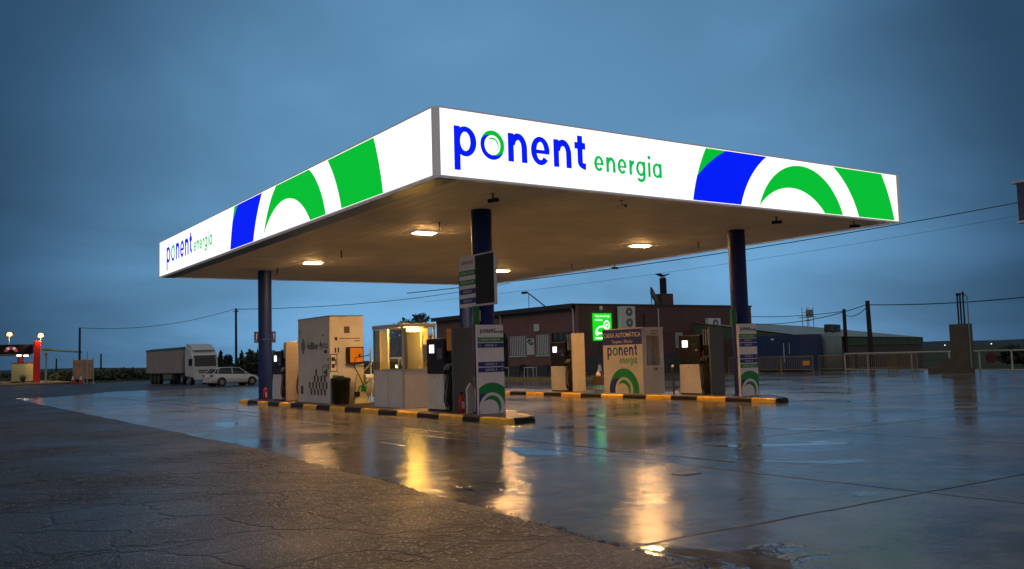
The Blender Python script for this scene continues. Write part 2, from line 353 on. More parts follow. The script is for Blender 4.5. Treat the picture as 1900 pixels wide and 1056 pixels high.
# logo emblem: ring split green/blue by a slanting edge, plus an inner green crescent (unit = radius of inner white disc 1)
def emblem(mb_g, mb_b, fr, cx, cy, s, rect, mg, mbl, h=.004, thin=1.0):
    Ro, Ri = 4.654*s, 2.832*s; S = 8
    for k in range(S):
        s0, s1 = k/S, (k+1)/S; r0, r1 = Ri+(Ro-Ri)*s0, Ri+(Ro-Ri)*s1
        A0, A1 = 113+47*s0, 113+47*s1
        flat(mb_b, strip(arc(cx, cy, r0, r0, A0, A0+180, 60), arc(cx, cy, r1, r1, A1, A1+180, 60)), fr, h, mbl, rect)
        flat(mb_g, strip(arc(cx, cy, r0, r0, A0-180, A0, 60), arc(cx, cy, r1, r1, A1-180, A1, 60)), fr, h, mg, rect)
    c1, q1 = (cx-.02*s, cy+.25*s), 2.02*s; c2, q2 = (cx-.465*s, cy-.415*s), 1.985*s
    dx, dy = c2[0]-c1[0], c2[1]-c1[1]; d = math.hypot(dx, dy); aa = (q1*q1-q2*q2+d*d)/(2*d); hh = math.sqrt(q1*q1-aa*aa)
    mx, my = c1[0]+aa*dx/d, c1[1]+aa*dy/d; t1 = (mx-hh*dy/d, my+hh*dx/d); t2 = (mx+hh*dy/d, my-hh*dx/d)
    if t1[0] > t2[0]: t1, t2 = t2, t1
    def ang(c, t): return math.degrees(math.atan2(t[1]-c[1], t[0]-c[0]))
    def mk(c, q):
        a, b = ang(c, t1), ang(c, t2)
        while b > a: b -= 360
        return arc(c[0], c[1], q, q, a, b, 70)
    flat(mb_g, strip(mk(c1, q1), mk(c2, q2)), fr, h, mg, rect)

def glyph(ch, t, w):
    """strokes of a geometric sans letter, x-height 1, stroke t, width w"""
    rx, cy, ry = w/2, .5, .51
    def ring(a0=0, a1=360, cx=rx, ty=None): 
        ty = ty or t*.78
        return strip(arc(cx, cy, rx, ry, a0, a1), arc(cx, cy, rx-t, ry-ty, a0, a1))
    P = []
    if ch == 'o': P = [ring()]
    elif ch == 'p': P = [rectp(0, t, -.49, 1), ring()]
    elif ch == 'a': P = [ring(), rectp(w-t, w, 0, 1)]
    elif ch == 'g': P = [ring(), rectp(w-t, w, -.02, 1), strip(arc(rx, 0, rx, .42, 0, -150), arc(rx, 0, rx-t, .42-t*.9, 0, -150))]
    elif ch == 'n': P = [rectp(0, t, 0, 1), strip(arc(rx+t*.1, .50, rx-t*.1, .52, 0, 165), arc(rx+t*.1, .50, rx-t*1.1, .52-t, 0, 165)), rectp(w-t, w, 0, .5)]
    elif ch == 'r': P = [rectp(0, t, 0, 1), strip(arc(w*1.0, .45, w*.95, .55, 88, 170), arc(w*1.0, .45, w*.95-t, .55-t*1.05, 88, 170))]
    elif ch == 'e': P = [ring(0, 322), rectp(t*.5, w-t*.05, .40, .40+t*.58)]
    elif ch == 'i': P = [rectp(0, t, 0, 1), [arc(t/2, 1.33, t*.62, t*.62, 0, 350, 24)]]
    elif ch == 't': P = [rectp(w*.26, w*.26+t, .27, 1.25), rectp(0, w, 1-t*1.02, 1), strip(arc(w*.26+t*1.5+.06, .27, t*1.5+.06, .27, 180, 262, 14), arc(w*.26+t*1.5+.06, .27, t*.5+.06, .27-t, 180, 262, 14)), rectp(w*.26+t*1.3, w, .0, t)]
    return P
def word(mb, txt, spec, fr, m, h, sx=1.0):
    """spec: letter left x, width, baseline, x-height, stroke"""
    for ch, (x, wd) in zip(txt, spec['l']):
        xh = spec['xh']
        for j, polys in enumerate(glyph(ch, spec['t']/xh, wd/xh)):
            flat(mb, [[(x+a*xh, spec['b']+b*xh) for a, b in q] for q in polys], fr, h+.0015*j, m)
PON = dict(l=[(.483, .592), (1.182, .654), (1.94, .543), (2.595, .551), (3.262, .539), (3.905, .343)], b=.49, xh=.678, t=.163)
ENE = dict(l=[(4.512, .306), (4.901, .302), (5.277, .300), (5.665, .171), (5.894, .325), (6.31, .078), (6.469, .325)], b=.508, xh=.385, t=.090)
def sc(spec, k, dx, dz, kx=None):
    kx = kx or k
    return dict(l=[(x*kx+dx, w_*kx) for x, w_ in spec['l']], b=spec['b']*k+dz, xh=spec['xh']*k, t=spec['t']*(k+kx)/2)
_fontcache = {}
def text(mb, s, fr, a, b, size, m, h=.004, align='CENTER', bold=.0, sx=1):
    key = (s, bold)
    if key not in _fontcache:
        cu = bpy.data.curves.new('t', 'FONT'); cu.body = s; cu.size = 1; cu.offset = bold; cu.resolution_u = 3
        o = bpy.data.objects.new('t', cu); C.objects.link(o); dg = bpy.context.evaluated_depsgraph_get()
        me = bpy.data.meshes.new_from_object(o.evaluated_get(dg)); vs = [v.co.copy() for v in me.vertices]; fs = [tuple(p.vertices) for p in me.polygons]
        bpy.data.objects.remove(o); bpy.data.meshes.remove(me); _fontcache[key] = (vs, fs)
    vs, fs = _fontcache[key]
    if not vs: return
    x0, x1 = min(v.x for v in vs), max(v.x for v in vs); off = -(x0+x1)/2 if align == 'CENTER' else -x0
    mb.add([fr.p(a+(v.x+off)*size*sx, b+v.y*size, h) for v in vs], fs, m)

# ------------------------------------------------------------------ the ground
def sheet(name, pts, z, m, kind='structure'):
    b = MB(); b.add([(x, y, z) for x, y in pts], [tuple(range(len(pts)))], m); o = b.build(name, fixn=False); tag(o, kind=kind); return o
def terrain():
    b = MB(); rs = [0, 15, 30, 40, 46, 50, 55, 62, 75, 95, 130, 200, 400, 900, 2000, 5000]; n = 72; vs = []; fs = []
    def z(x, y):
        t = min(1, max(0, (x-47)/8)); return -.06-.95*t*t*(3-2*t)
    for r_ in rs:
        for i in range(n):
            a = 2*PI*i/n; x, y = r_*math.cos(a), r_*math.sin(a); vs.append((x, y, z(x, y)))
    for j in range(len(rs)-1):
        for i in range(n): fs.append((j*n+i, j*n+(i+1) % n, (j+1)*n+(i+1) % n, (j+1)*n+i))
    b.add(vs, fs, M_field); tag(b.build('ground', fixn=False), kind='structure')
terrain()
sheet('forecourt_pavement', [(-9, -40), (46.5, -40), (46.5, 75), (13, 92), (-9, 92)], 0, M_concrete)
# old asphalt road: a 2 cm layer whose ragged edge lies on the concrete
def edge_x(y):
    P = [(-40, -6.6), (-12.3, -4.82), (-6, -4.38), (0, -4.06), (35, -3.93), (46, -3.7)]
    for (a, xa), (b_, xb) in zip(P, P[1:]):
        if y <= b_: return xa+(xb-xa)*(y-a)/(b_-a)
    return P[-1][1]
b = MB(); ys = []; y = -40.
while y < 46: ys.append(y); y += .06 if y < 4 else .5
ys.append(46)
E_ = [(edge_x(y)+random.uniform(-.022, .022)+.05*math.sin(y*1.3)*math.sin(y*.41), y) for y in ys]
E_ += [(-1.5, 45.2), (3.6, 53.8), (5.5, 53.4), (13.5, 52.0), (22, 52.6), (28, 60), (28, 76), (16, 101), (-80, 101), (-80, -40)]
n = len(E_); b.add([(x, y, .018) for x, y in E_], [tuple(range(n))], M_asph)
b.add([(x, y, .018) for x, y in E_]+[(x+.02, y, .0) for x, y in E_], [(i, i+1, n+i+1, n+i) for i in range(len(ys)+8)], M_asph)
tag(b.build('asphalt_road', fixn=False), kind='structure')
# sandy apron by the far red canopy, with a pale kerb
b = MB(); b.prism([(-30, 101.2), (-2, 100.4), (3.0, 99.6), (5.6, 101.5), (9.5, 110), (9.5, 150), (-30, 150)], 'z', .02, .16, M_sand); tag(b.build('sandy_apron', bevel=.02), kind='structure')
# grit and small stones torn from the asphalt edge: nobody could count them
b = MB()
for i in range(900):
    y = -13+random.random()**1.6*16; x = edge_x(y)+abs(random.gauss(0, .07))-.02; r_ = random.uniform(.004, .013)
    vs = [(x+r_*math.cos(a)*random.uniform(.7, 1.2), y+r_*math.sin(a)*random.uniform(.7, 1.2), .003) for a in (0, 1.57, 3.14, 4.71)]+[(x, y, r_*1.2+.004)]
    b.add(vs, [(0, 1, 4), (1, 2, 4), (2, 3, 4), (3, 0, 4)], M_asph)
tag(b.build('asphalt_grit'), kind='stuff')
# far hills on the right and behind
def hills(name, rad, az0, az1, hf, m, n=120):
    b = MB(); T = []; B = []
    for i in range(n+1):
        a = R(az0+(az1-az0)*i/n); x, y = CAM.x+rad*math.sin(a), CAM.y+rad*math.cos(a); T.append((x*1.08, y*1.08, max(.5, hf(i/n)))); B.append((x, y, -3))
    vs = T+B; b.add(vs, [(i, i+1, n+2+i, n+1+i) for i in range(n)], m); tag(b.build(name, fixn=False), kind='structure')
hills('hills', 3200, 46, 75, lambda t: 3+15*min(1, t*2.2)+2.5*math.sin(t*9)+1.2*math.sin(t*31), M_hill)
hills('hills', 2600, 0, 26, lambda t: 5+3*math.sin(t*5+1)+1.2*math.sin(t*23), M_hill)

# worn paint marks on the concrete
b = MB(); b.prism([(-1.78, -.6), (-1.70, -.6), (-1.74, -1.75), (-1.84, -1.75)], 'z', .001, .004, M_wline); tag(b.build('paint_mark'), kind='structure')
for x_, y_, r__ in ((-1.05, -8.4, .3),):
    b = MB(); b.box(x_-.16, x_+.16, y_-.12, y_+.12, .001, .006, M_roof)
    for i in range(5): b.box(x_-.14+i*.06, x_-.11+i*.06, y_-.10, y_+.10, .0061, .010, M_steel)
    tag(b.build('drain_cover'), 'small rectangular drain grate in the wet concrete in the foreground', 'drain cover')
# narrow drain strip along the left island
b = MB(); b.box(.28, .36, -8, 40, .0005, .004, M_roof); tag(b.build('drain_channel'), kind='structure')

# ------------------------------------------------------------------ canopy
LX, LY, HB, HH = 17.38, 25.34, 5.664, 1.53
can = thing('canopy', 'large flat filling station canopy with glowing white, blue and green fascia on blue columns', 'canopy', (0, 0, 0))
b = MB(); b.box(.12, LX-.12, .12, LY-.12, HB+.01, HB+1.3, M_soff)
k = 0
x = .3
while x < LX-.5:      # tray joints of the soffit lining
    b.box(x, x+.385, .13, LY-.13, HB-.008, HB+.01, M_soff); x += .40
b.build('soffit', can)
def fascia(fr, L, name='fascia_sign'):
    b = MB(); T = .118
    vs = [fr.p(a, z, -h) for h in (0, T) for z in (0, HH) for a in (0, L)]
    b.add(vs, [(0, 1, 3, 2), (4, 6, 7, 5), (0, 4, 5, 1), (2, 3, 7, 6), (0, 2, 6, 4), (1, 5, 7, 3)], M_fw)
    o = b.build(name, can)
    t = MB()
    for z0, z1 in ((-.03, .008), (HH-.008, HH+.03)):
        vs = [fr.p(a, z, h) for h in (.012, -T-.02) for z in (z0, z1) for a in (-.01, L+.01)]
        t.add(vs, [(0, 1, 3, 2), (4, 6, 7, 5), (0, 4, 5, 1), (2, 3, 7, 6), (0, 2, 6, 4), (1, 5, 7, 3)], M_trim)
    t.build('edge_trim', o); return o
frF = Fr((.12, 0, HB), (1, 0, 0), n=(0, -1, 0)); frL = Fr((0, LY-.12, HB), (0, -1, 0), n=(-1, 0, 0))
f1 = fascia(frF, LX-.24); f2 = fascia(frL, LY-.24)
fascia(Fr((LX, .12, HB), (0, 1, 0), n=(1, 0, 0)), LY-.24); fascia(Fr((LX-.12, LY, HB), (-1, 0, 0), n=(0, 1, 0)), LX-.24)
frF = Fr((0, 0, HB), (1, 0, 0), n=(0, -1, 0)); frL = Fr((0, LY, HB), (0, -1, 0), n=(-1, 0, 0))
rF = (.13, LX-.13, .025, HH-.025); rL = (.13, LY-.13, .025, HH-.025)
g, bl = MB(), MB(); emblem(g, bl, frF, 12.465, -.89, 1.0, rF, M_fg, M_fb); g.build('green_emblem', f1, fixn=False); bl.build('blue_emblem', f1, fixn=False)
g, bl = MB(), MB(); emblem(g, bl, frL, 16.625, -1.15, 1.338, rL, M_fg, M_fb); g.build('green_emblem', f2, fixn=False); bl.build('blue_emblem', f2, fixn=False)
def logo_words(parent, fr, kx, kz, dx, dz, mb_, mg, mg2, h=.005, namep='ponent_lettering', namee='energia_lettering'):
    p_, e_ = MB(), MB(); sp = sc(PON, kz, dx, dz, kx); se = sc(ENE, kz, dx, dz, kx)
    spo = dict(sp); 
    for i, ch in enumerate('ponent'):
        if ch == 'o' and i == 1: continue
        q = dict(sp); q['l'] = [sp['l'][i]]; word(p_, ch, q, fr, mb_, h)
    # the round emblem standing for the o
    cx, cz, ro = sp['l'][1][0]+sp['l'][1][1]/2, sp['b']+sp['xh']*.49, sp['l'][1][1]/2; ry = sp['xh']*.508
    ri, rj = ro*.66, ry*.67
    for k in range(5):
        a0, a1 = k/5, (k+1)/5; A0, A1 = 100+60*a0, 100+60*a1
        def el(a, s_): return (ri+(ro-ri)*a, rj+(ry-rj)*a)
        flat(p_, strip(arc(cx, cz, *el(a0, 0), A0, A0+180), arc(cx, cz, *el(a1, 0), A1, A1+180)), fr, h, mb_)
        flat(e_, strip(arc(cx, cz, *el(a0, 0), A0-180, A0), arc(cx, cz, *el(a1, 0), A1-180, A1)), fr, h, mg)
    flat(e_, strip(arc(cx, cz, ro*.52, ry*.52, 120, -45), arc(cx-ro*.05, cz-ry*.06, ro*.49, ry*.47, 120, -45)), fr, h, mg2)
    word(e_, 'energia', se, fr, mg2, h)
    p_.build(namep, parent, fixn=False); e_.build(namee, parent, fixn=False)
logo_words(f1, frF, 1, 1, 0, 0, M_fb, M_fg, M_fg2)
logo_words(f2, frL, 1.09, 1, .86, -.01, M_fb, M_fg, M_fg2)
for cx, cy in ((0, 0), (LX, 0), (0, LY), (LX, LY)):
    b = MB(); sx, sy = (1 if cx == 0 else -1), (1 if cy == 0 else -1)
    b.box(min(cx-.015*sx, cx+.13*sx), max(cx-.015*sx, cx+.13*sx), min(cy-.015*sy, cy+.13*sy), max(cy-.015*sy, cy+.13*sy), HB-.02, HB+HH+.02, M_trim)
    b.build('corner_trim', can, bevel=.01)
b = MB(); b.box(.13, .62, .15, LY-.15, HB-.045, HB+.008, M_teal); b.build('edge_strip', can)
IZ = .14
COLS = [(3.4648, 3.64), (3.4648, 21.32), (13.585, 3.64), (13.585, 21.32)]
for cx, cy in COLS:
    b = MB(); b.cyl((cx, cy, IZ), (cx, cy, HB+.02), .285, M_colblue, n=40); b.cyl((cx, cy, IZ), (cx, cy, IZ+.03), .36, M_colblue, n=32)
    b.build('column', can)

GL = 'ceiling lamps under the canopy'
for (x, y), lb in (((4.06, 7.98), 'warm recessed ceiling lamp above the lit booth, nearest left canopy corner column'), ((4.05, 17.3), 'warm ceiling lamp above the tall white tank cabinet near the far left column'),
              ((13.15, 7.92), 'warm ceiling lamp above the automatic cash kiosk'), ((13.4, 17.7), 'small far ceiling lamp seen just right of the price sign')):
    t = thing('ceiling_light', lb, 'ceiling light', (x, y, HB), 0, GL)
    b = MB()
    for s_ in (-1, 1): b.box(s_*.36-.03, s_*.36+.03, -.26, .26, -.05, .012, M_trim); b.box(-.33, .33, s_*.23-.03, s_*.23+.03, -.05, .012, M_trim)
    b.build('frame', t, bevel=.005)
    b = MB(); b.box(-.30, .30, -.17, .17, -.07, .005, M_lamp); b.build('diffuser', t, bevel=.01)
GH = 'rods hanging from the canopy ceiling'
for (x, y), lb in (((3.49, 6.0), 'short dark rod hanging beside the ceiling lamp over the booth'), ((3.61, 13.45), 'short dark rod hanging above the white tank cabinet'), ((3.52, 19.9), 'short dark rod hanging near the far left column'),
              ((15.0, 14.46), 'short dark rod hanging near the back right canopy edge'), ((14.6, 6.35), 'short dark rod hanging right of the lamp over the kiosk')):
    b = MB(); b.cyl((0, 0, .02), (0, 0, -.26), .022, M_black, n=8); b.box(-.05, .05, -.05, .05, -.012, .011, M_black)
    o = tag(b.build('ceiling_rod'), lb, 'rod', GH); o.location = (x, y, HB)
GC = 'security cameras under the canopy edge'
for x, y, rz, lb in ((2.4, 1.4, .3, 'small security camera under the front canopy edge, left of the front column'), (6.02, .75, 0, 'white security camera bracket under the front edge below the word energia'),
                     (12.42, .97, .6, 'dark security camera under the front edge right of the right column'), (15.6, .5, .9, 'dark security camera at the right canopy corner'), (17.0, 13.9, 1.4, 'dark security camera on the back right canopy edge')):
    t = thing('security_camera', lb, 'camera', (x, y, HB), rz, GC)
    b = MB(); b.cyl((0, 0, .02), (0, 0, -.14), .02, M_alu if 'white' in lb else M_black); b.box(-.06, .06, -.06, .06, -.02, .01, M_steel); b.build('bracket', t)
    b = MB(); b.box(-.05, .05, -.16, .14, -.22, -.13, M_alu if 'white' in lb else M_black); b.cyl((0, -.17, -.175), (0, -.15, -.175), .032, M_black); b.build('camera_body', t, bevel=.01)

# ------------------------------------------------------------------ pump islands
def island(poly, label, paint, rr=.16):
    t = thing('pump_island', label, 'pump island', (0, 0, 0), 0, 'pump islands under the canopy')
    n = len(poly); P = []
    for i in range(n):          # rounded corners
        a, b_, c_ = (Vector(poly[(i+k) % n]) for k in (-1, 0, 1)); u_, v_ = (a-b_).normalized(), (c_-b_).normalized()
        for k in range(5): f_ = k/4; P.append(b_+u_*rr*(1-f_)**2+v_*rr*f_**2)
    D = []                      # resample so that paint blocks follow the kerb
    for i in range(len(P)):
        a, b_ = P[i], P[(i+1) % len(P)]; k = max(1, round((b_-a).length/.05))
        for j in range(k): D.append(a+(b_-a)*j/k)
    n = len(D); NR = []
    for i in range(n):
        d = (D[(i+1) % n]-D[i-1]).normalized(); NR.append(Vector((-d.y, d.x)))
    rings = [[(D[i].x+NR[i].x*o_, D[i].y+NR[i].y*o_, z) for i in range(n)] for o_, z in ((0, 0), (.012, .10), (.045, IZ), (.17, IZ), (.175, .05))]
    cum = 0; b = MB()
    for i in range(n):
        mm = M_yel if paint(D[i].x, D[i].y, cum) else M_blk; cum += (D[(i+1) % n]-D[i]).length
        for j in range(4): b.add([rings[j][i], rings[j][(i+1) % n], rings[j+1][(i+1) % n], rings[j+1][i]], [(0, 1, 2, 3)], mm)
    b.build('kerb', t, fixn=False)
    b = MB(); b.prism([(D[i].x+NR[i].x*.165, D[i].y+NR[i].y*.165) for i in range(0, n, 3)], 'z', .05, IZ-.005, M_isl); b.build('island_slab', t)
def paint1(x, y, c):
    if x < 2.6 and y > 3.34: return int((y-3.34)/1.243) % 2 == 0
    if x < 2.6 and y > 2.47: return False
    if x < 2.62: return True
    if x < 3.42 and y < 3: return False
    return int(c/1.24) % 2 == 1
def paint2(x, y, c):
    if x < 12.6 and y > 3.45: return int((y-3.45)/1.248) % 2 == 0
    if x < 12.6 and y > 2.34: return False
    if x < 12.6 and y > 1.43: return True
    if y < 3 and x < 13.6: return False
    return int(c/1.24) % 2 == 0
island([(2.49, 1.08), (3.32, 1.14), (3.62, 1.62), (3.9, 2.5), (4.55, 3.5), (4.55, 22.0), (2.49, 22.0)], 'left refuelling island with yellow and black striped kerb, carrying the lit booth', paint1)
island([(12.45, 1.22), (12.95, 1.26), (13.35, 1.75), (13.9, 2.6), (14.65, 3.6), (14.65, 22.0), (12.45, 22.0)], 'right refuelling island with striped kerb, carrying the cash kiosk', paint2)

# ------------------------------------------------------------------ fuel pumps (long axis y, -x side faces the camera, hose end at low y)
def pump(x, y, lower, cab, hh, ch, lb, masts=True, hoses=3, cabl=None, holsters=False):
    t = thing('fuel_pump', lb, 'fuel pump', (x, y, IZ), 0, 'fuel pumps on the islands')
    L1, L2, W = 1.08, .40, .66     # display block, hose bay
    b = MB(); b.box(.03, W-.03, L2, L2+L1, 0, .05, M_black); b.box(.04, W-.04, 0, L2, 0, .04, M_black)
    b.build('base_plinth', t)
    b = MB(); b.prism([(L2+.02, .05), (L2+L1, .05), (L2+L1-.02, 1.05), (L2+.12, 1.05), (L2+.10, .62)], 'x', 0, W, lower); b.box(-.006, .0, L2+.62, L2+.66, .93, .98, M_red); b.build('lower_panel', t, bevel=.012)
    b = MB(); b.box(0, W, L2+.03, L2+L1, 1.055, hh, M_black); b.build('display_head', t, bevel=.03)
    for xs, nx in ((-.004, -1), (W+.004, 1)):
        b = MB(); y0 = L2+.62; b.box(min(xs, xs+.006*nx), max(xs, xs+.006*nx), y0, y0+.27, hh-.42, hh-.18, M_led); b.build('screen', t)
        b = MB(); b.box(min(xs, xs+.012*nx), max(xs, xs+.012*nx), L2+.12, L2+.44, hh-.62, hh-.28, M_glass_dark); b.box(min(xs, xs+.02*nx), max(xs, xs+.02*nx), L2+.16, L2+.26, hh-.55, hh-.50, M_steel); b.build('card_reader', t, bevel=.004)
    b = MB(); b.box(.12, W-.12, .03, L2+.03, .04, ch-.03, M_black)
    if cabl: b.box(.02, .12, .06, .32, 1.72, ch-.01, cabl)
    b.build('hose_bay', t)
    b = MB(); b.box(0, W, -.035, .03, 0, ch, cab); b.build('end_panel', t, bevel=.01)
    for k in range(hoses):
        yy = .09+k*.115; rd = 1 if (k == 0) else 0
        b = MB(); b.box(.03, .11, yy-.03, yy+.03, 1.12, 1.34, M_black); b.tube([(.06, yy, 1.30), (.02, yy+.02, 1.42), (.06, yy+.03, 1.52)], .022, M_red if (holsters and k == 2) else M_black)
        b.tube([(.03, yy, 1.34), (-.035, yy+.04, 1.27), (-.05, yy+.07, 1.17)], .016, M_steel); o = b.build('nozzle', t)
        b = MB(); dz = -.12*(k % 2)
        b.tube([(.06, yy, 1.14), (.01, yy+.02, .9), (-.06, yy+.03, .55+dz), (-.07, yy+.06, .28+dz), (.0, yy+.10, .16+dz/3), (.07, yy+.07, .4), (.10, yy+.02, 1.0), (.09, yy, 1.7), (.08, yy, ch-.15)], .018, M_rubber); b.build('hose', t)
        if masts:
            b = MB(); b.cyl((.07, yy, 1.75), (.07, yy, ch-.06), .028, M_steel if cabl is None else M_alu, n=10); b.sphere((.07, yy, 1.73), .035, M_steel); b.build('hose_mast', t)
    return t
pump(3.15, 4.86, M_white, M_grey, 2.08, 2.34, 'white and black fuel pump with grey end panel right beside the lit booth', hoses=3, cabl=M_orange)
pL = pump(3.15, 18.0, M_white, M_tan, 2.0, 2.36, 'far fuel pump between the left column and the tall white tank cabinet')
pump(13.27, 4.79, M_offwhite, M_grey, 2.07, 2.32, 'fuel pump with red nozzle between the cash kiosk and the right column', holsters=True, hoses=3)
pump(13.27, 12.45, M_offwhite, M_tan, 2.05, 2.40, 'back right fuel pump seen in front of the rose building')
# looped truck hose on the far pump's end panel
b = MB()
b.tube([(.95, -.35, 1.9), (.80, -.2, 1.85), (.62, -.09, 1.5), (.50, -.09, 1.0), (.42, -.09, .55), (.47, -.10, .28), (.62, -.12, .16), (.80, -.14, .22), (.93, -.16, .5), (.93, -.16, 1.2)], .024, M_rubber)
b.tube([(.95, -.38, 1.75), (.82, -.25, 1.65), (.68, -.12, 1.35), (.58, -.12, .9), (.55, -.12, .5), (.63, -.14, .33), (.78, -.15, .42)], .02, M_rubber); b.build('truck_hose', pL)
b = MB(); b.sphere((.72, -.14, .62), .06, M_steel); b.tube([(.66, -.13, .62), (.8, -.15, .56), (.86, -.16, .42)], .03, M_steel); b.build('coupling', pL)

# ------------------------------------------------------------------ tall tank cabinet
t = thing('tank_cabinet', 'tall white dosing tank cabinet with checker pattern and diamond logo', 'tank cabinet', (0, 0, 0))
X0, X1, Y0, Y1, ZT = 3.1, 4.42, 13.42, 16.5, 3.27
b = MB(); b.box(X0, X1, Y0, Y1, IZ, ZT, M_offwhite); body = b.build('body', t, bevel=.02)
b = MB(); b.box(X0-.01, X1+.01, Y0-.01, Y1+.01, ZT+.002, ZT+.03, M_grey); b.build('roof_edge', t)
fl = Fr((X0, Y1, IZ), (0, -1, 0), n=(-1, 0, 0)); fr_ = Fr((X0, Y0, IZ), (1, 0, 0), n=(0, -1, 0))
b = MB(); text(b, 'AdBlue', fl, 1.48, 1.99, .36, M_print_black, bold=.02, h=.005); text(b, '4you', fl, 2.52, 1.99, .40, M_print_black, bold=.012, h=.005)
b.build('cabinet_lettering', t, fixn=False)
b = MB()
def diamond(cx, cz, w_, h_, th):
    o_ = [(cx, cz+h_), (cx+w_, cz), (cx, cz-h_), (cx-w_, cz), (cx, cz+h_)]; i_ = [(cx, cz+h_*(1-th)), (cx+w_*(1-th), cz), (cx, cz-h_*(1-th)), (cx-w_*(1-th), cz), (cx, cz+h_*(1-th))]
    return strip(o_, i_)
flat(b, diamond(.55, 2.12, .22, .34, .3), fl, .005, M_print_black); flat(b, diamond(.55, 2.12, .11, .17, .55), fl, .005, M_print_black); b.build('diamond_logo', t, fixn=False)
b = MB(); cw, chh = .158, .233
rows = [(0, [6, 8, 10, 12, 14]), (1, [5, 7, 9, 11, 13, 15]), (2, [8, 10, 12, 14]), (3, [9, 15])]
for r_, cs in rows:
    for c_ in cs: flat(b, rectp(.30+c_*.16, .30+c_*.16+cw, .30+r_*.235, .30+r_*.235+chh), fl, .005, M_print_black)
b.build('checker_pattern', t, fixn=False)
b = MB(); flat(b, rectp(.28, .52, .32, .62), fl, .005, M_print_black); flat(b, rectp(.20, .26, 2.62, 2.72), fl, .005, M_print_black); flat(b, rectp(.20, .26, 2.5, 2.58), fl, .005, M_print_black); b.build('vent_grille', t, fixn=False)
b = MB(); flat(b, rectp(2.35, 2.62, 2.44, 2.5), fl, .005, M_steel); flat(b, [arc(2.72, 1.87, .16, .07, 0, 350, 24)], fl, .005, M_print_black)
flat(b, strip([(2.42, .98), (2.82, .98), (2.82, 1.3), (2.62, 1.42), (2.42, 1.3), (2.42, .98)], [(2.46, 1.01), (2.78, 1.01), (2.78, 1.28), (2.62, 1.38), (2.46, 1.28), (2.46, 1.01)]), fl, .005, M_print_black)
flat(b, rectp(2.54, 2.70, 1.08, 1.18), fl, .005, M_print_black); b.build('small_pictogram', t, fixn=False)
b = MB()      # framed pictogram of a dispenser wrapping the corner, arrow below
flat(b, rectp(.03, .28, 1.15, 1.75), fr_, .004, M_print_w); flat(b, strip([(.02, 1.14), (.29, 1.14), (.29, 1.77), (.02, 1.77), (.02, 1.14)], [(.045, 1.17), (.265, 1.17), (.265, 1.74), (.045, 1.74), (.045, 1.17)]), fr_, .006, M_print_black)
flat(b, rectp(.07, .20, 1.52, 1.66), fr_, .007, M_print_black); flat(b, rectp(.08, .19, 1.28, 1.42), fr_, .007, M_print_black); flat(b, rectp(.21, .25, 1.35, 1.6), fr_, .007, M_print_black)
flat(b, rectp(2.82, 3.05, 1.15, 1.75), fl, .004, M_print_w); flat(b, rectp(2.90, 3.0, 1.52, 1.66), fl, .007, M_print_black); flat(b, rectp(2.90, 3.0, 1.24, 1.44), fl, .007, M_print_black)
flat(b, [[(.10, .97), (.19, 1.07), (.19, .87)]], fr_, .005, M_green); flat(b, rectp(.19, .33, .93, 1.01), fr_, .005, M_green); b.build('pump_pictogram', t, fixn=False)
b = MB(); flat(b, rectp(.56, .78, 2.52, 2.76), fr_, .005, mat('brown_print', (.12, .07, .05), .6)); flat(b, rectp(.20, .30, 2.26, 2.38), fr_, .005, M_print_black)
for a0, a1 in ((.38, .60), (.62, .86), (.88, 1.18)): flat(b, rectp(a0, a1, 2.31, 2.34), fr_, .005, mat('brown_print'))
flat(b, rectp(.95, 1.18, 2.22, 2.25), fr_, .005, mat('brown_print')); b.build('printed_notice', t, fixn=False)
b = MB()
for a in (.20, .32, 1.0): b.box(X0+a, X0+a+.03, Y0-.04, Y0-.003, IZ+1.82, IZ+2.0, M_black)
b.build('bracket', t)

t = thing('control_box', 'orange control box mounted on the end of the tall white tank cabinet', 'control box', (X0+.62, Y0-.24, 1.55))
b = MB(); b.box(0, .60, 0, .235, 0, .60, M_black); b.build('housing', t, bevel=.02)
b = MB(); b.box(.06, .56, -.02, -.002, .05, .56, M_orange); b.box(.38, .46, -.03, -.021, .24, .34, M_black); b.build('front_cover', t, bevel=.01)
t = thing('waste_bin', 'large black lidded waste bin against the white tank cabinet', 'bin', (3.32, 12.98, IZ-.004))
b = MB(); b.lathe([(.001, 0), (.27, 0), (.30, .06), (.33, .80), (.35, .82), (.35, .86)], (0, 0, 0), M_black, 20); b.build('bin_body', t)
b = MB(); b.lathe([(.001, .862), (.36, .862), (.34, .92), (.12, .96), (.11, 1.0), (.001, 1.0)], (0, 0, 0), M_black, 20); b.build('lid', t)
t = thing('hose_stand', 'cream dispensing stand with dangling hose and paper roll between tank and booth', 'hose stand', (4.02, 12.75, IZ-.004))
b = MB(); b.prism([(-.28, 0), (.30, 0), (.18, 1.05), (-.14, 1.05)], 'y', .05, .16, M_cream); b.box(-.3, .32, .0, .22, 0, .05, M_cream); b.build('panel', t, bevel=.01)
b = MB(); b.tube([(.35, .1, 1.75), (.3, -.02, 1.7), (-.25, -.05, 1.62), (-.30, -.05, 1.3), (-.1, -.06, .95), (.1, -.06, .5), (.25, -.06, .15)], .018, M_rubber); b.tube([(-.12, -.04, 1.32), (.42, -.04, 1.32), (.5, -.04, 1.0), (.2, -.04, .72), (-.1, -.04, .6), (-.25, -.04, .2)], .015, M_rubber); b.build('hose', t)
b = MB(); b.cyl((.08, -.10, .93), (.42, -.10, .93), .10, M_print_w, n=18); b.build('paper_roll', t)
b = MB(); b.box(.0, .2, -.01, .045, .42, .62, M_green); b.box(-.26, -.08, -.01, .045, .25, .42, M_black); b.build('sticker_plate', t)
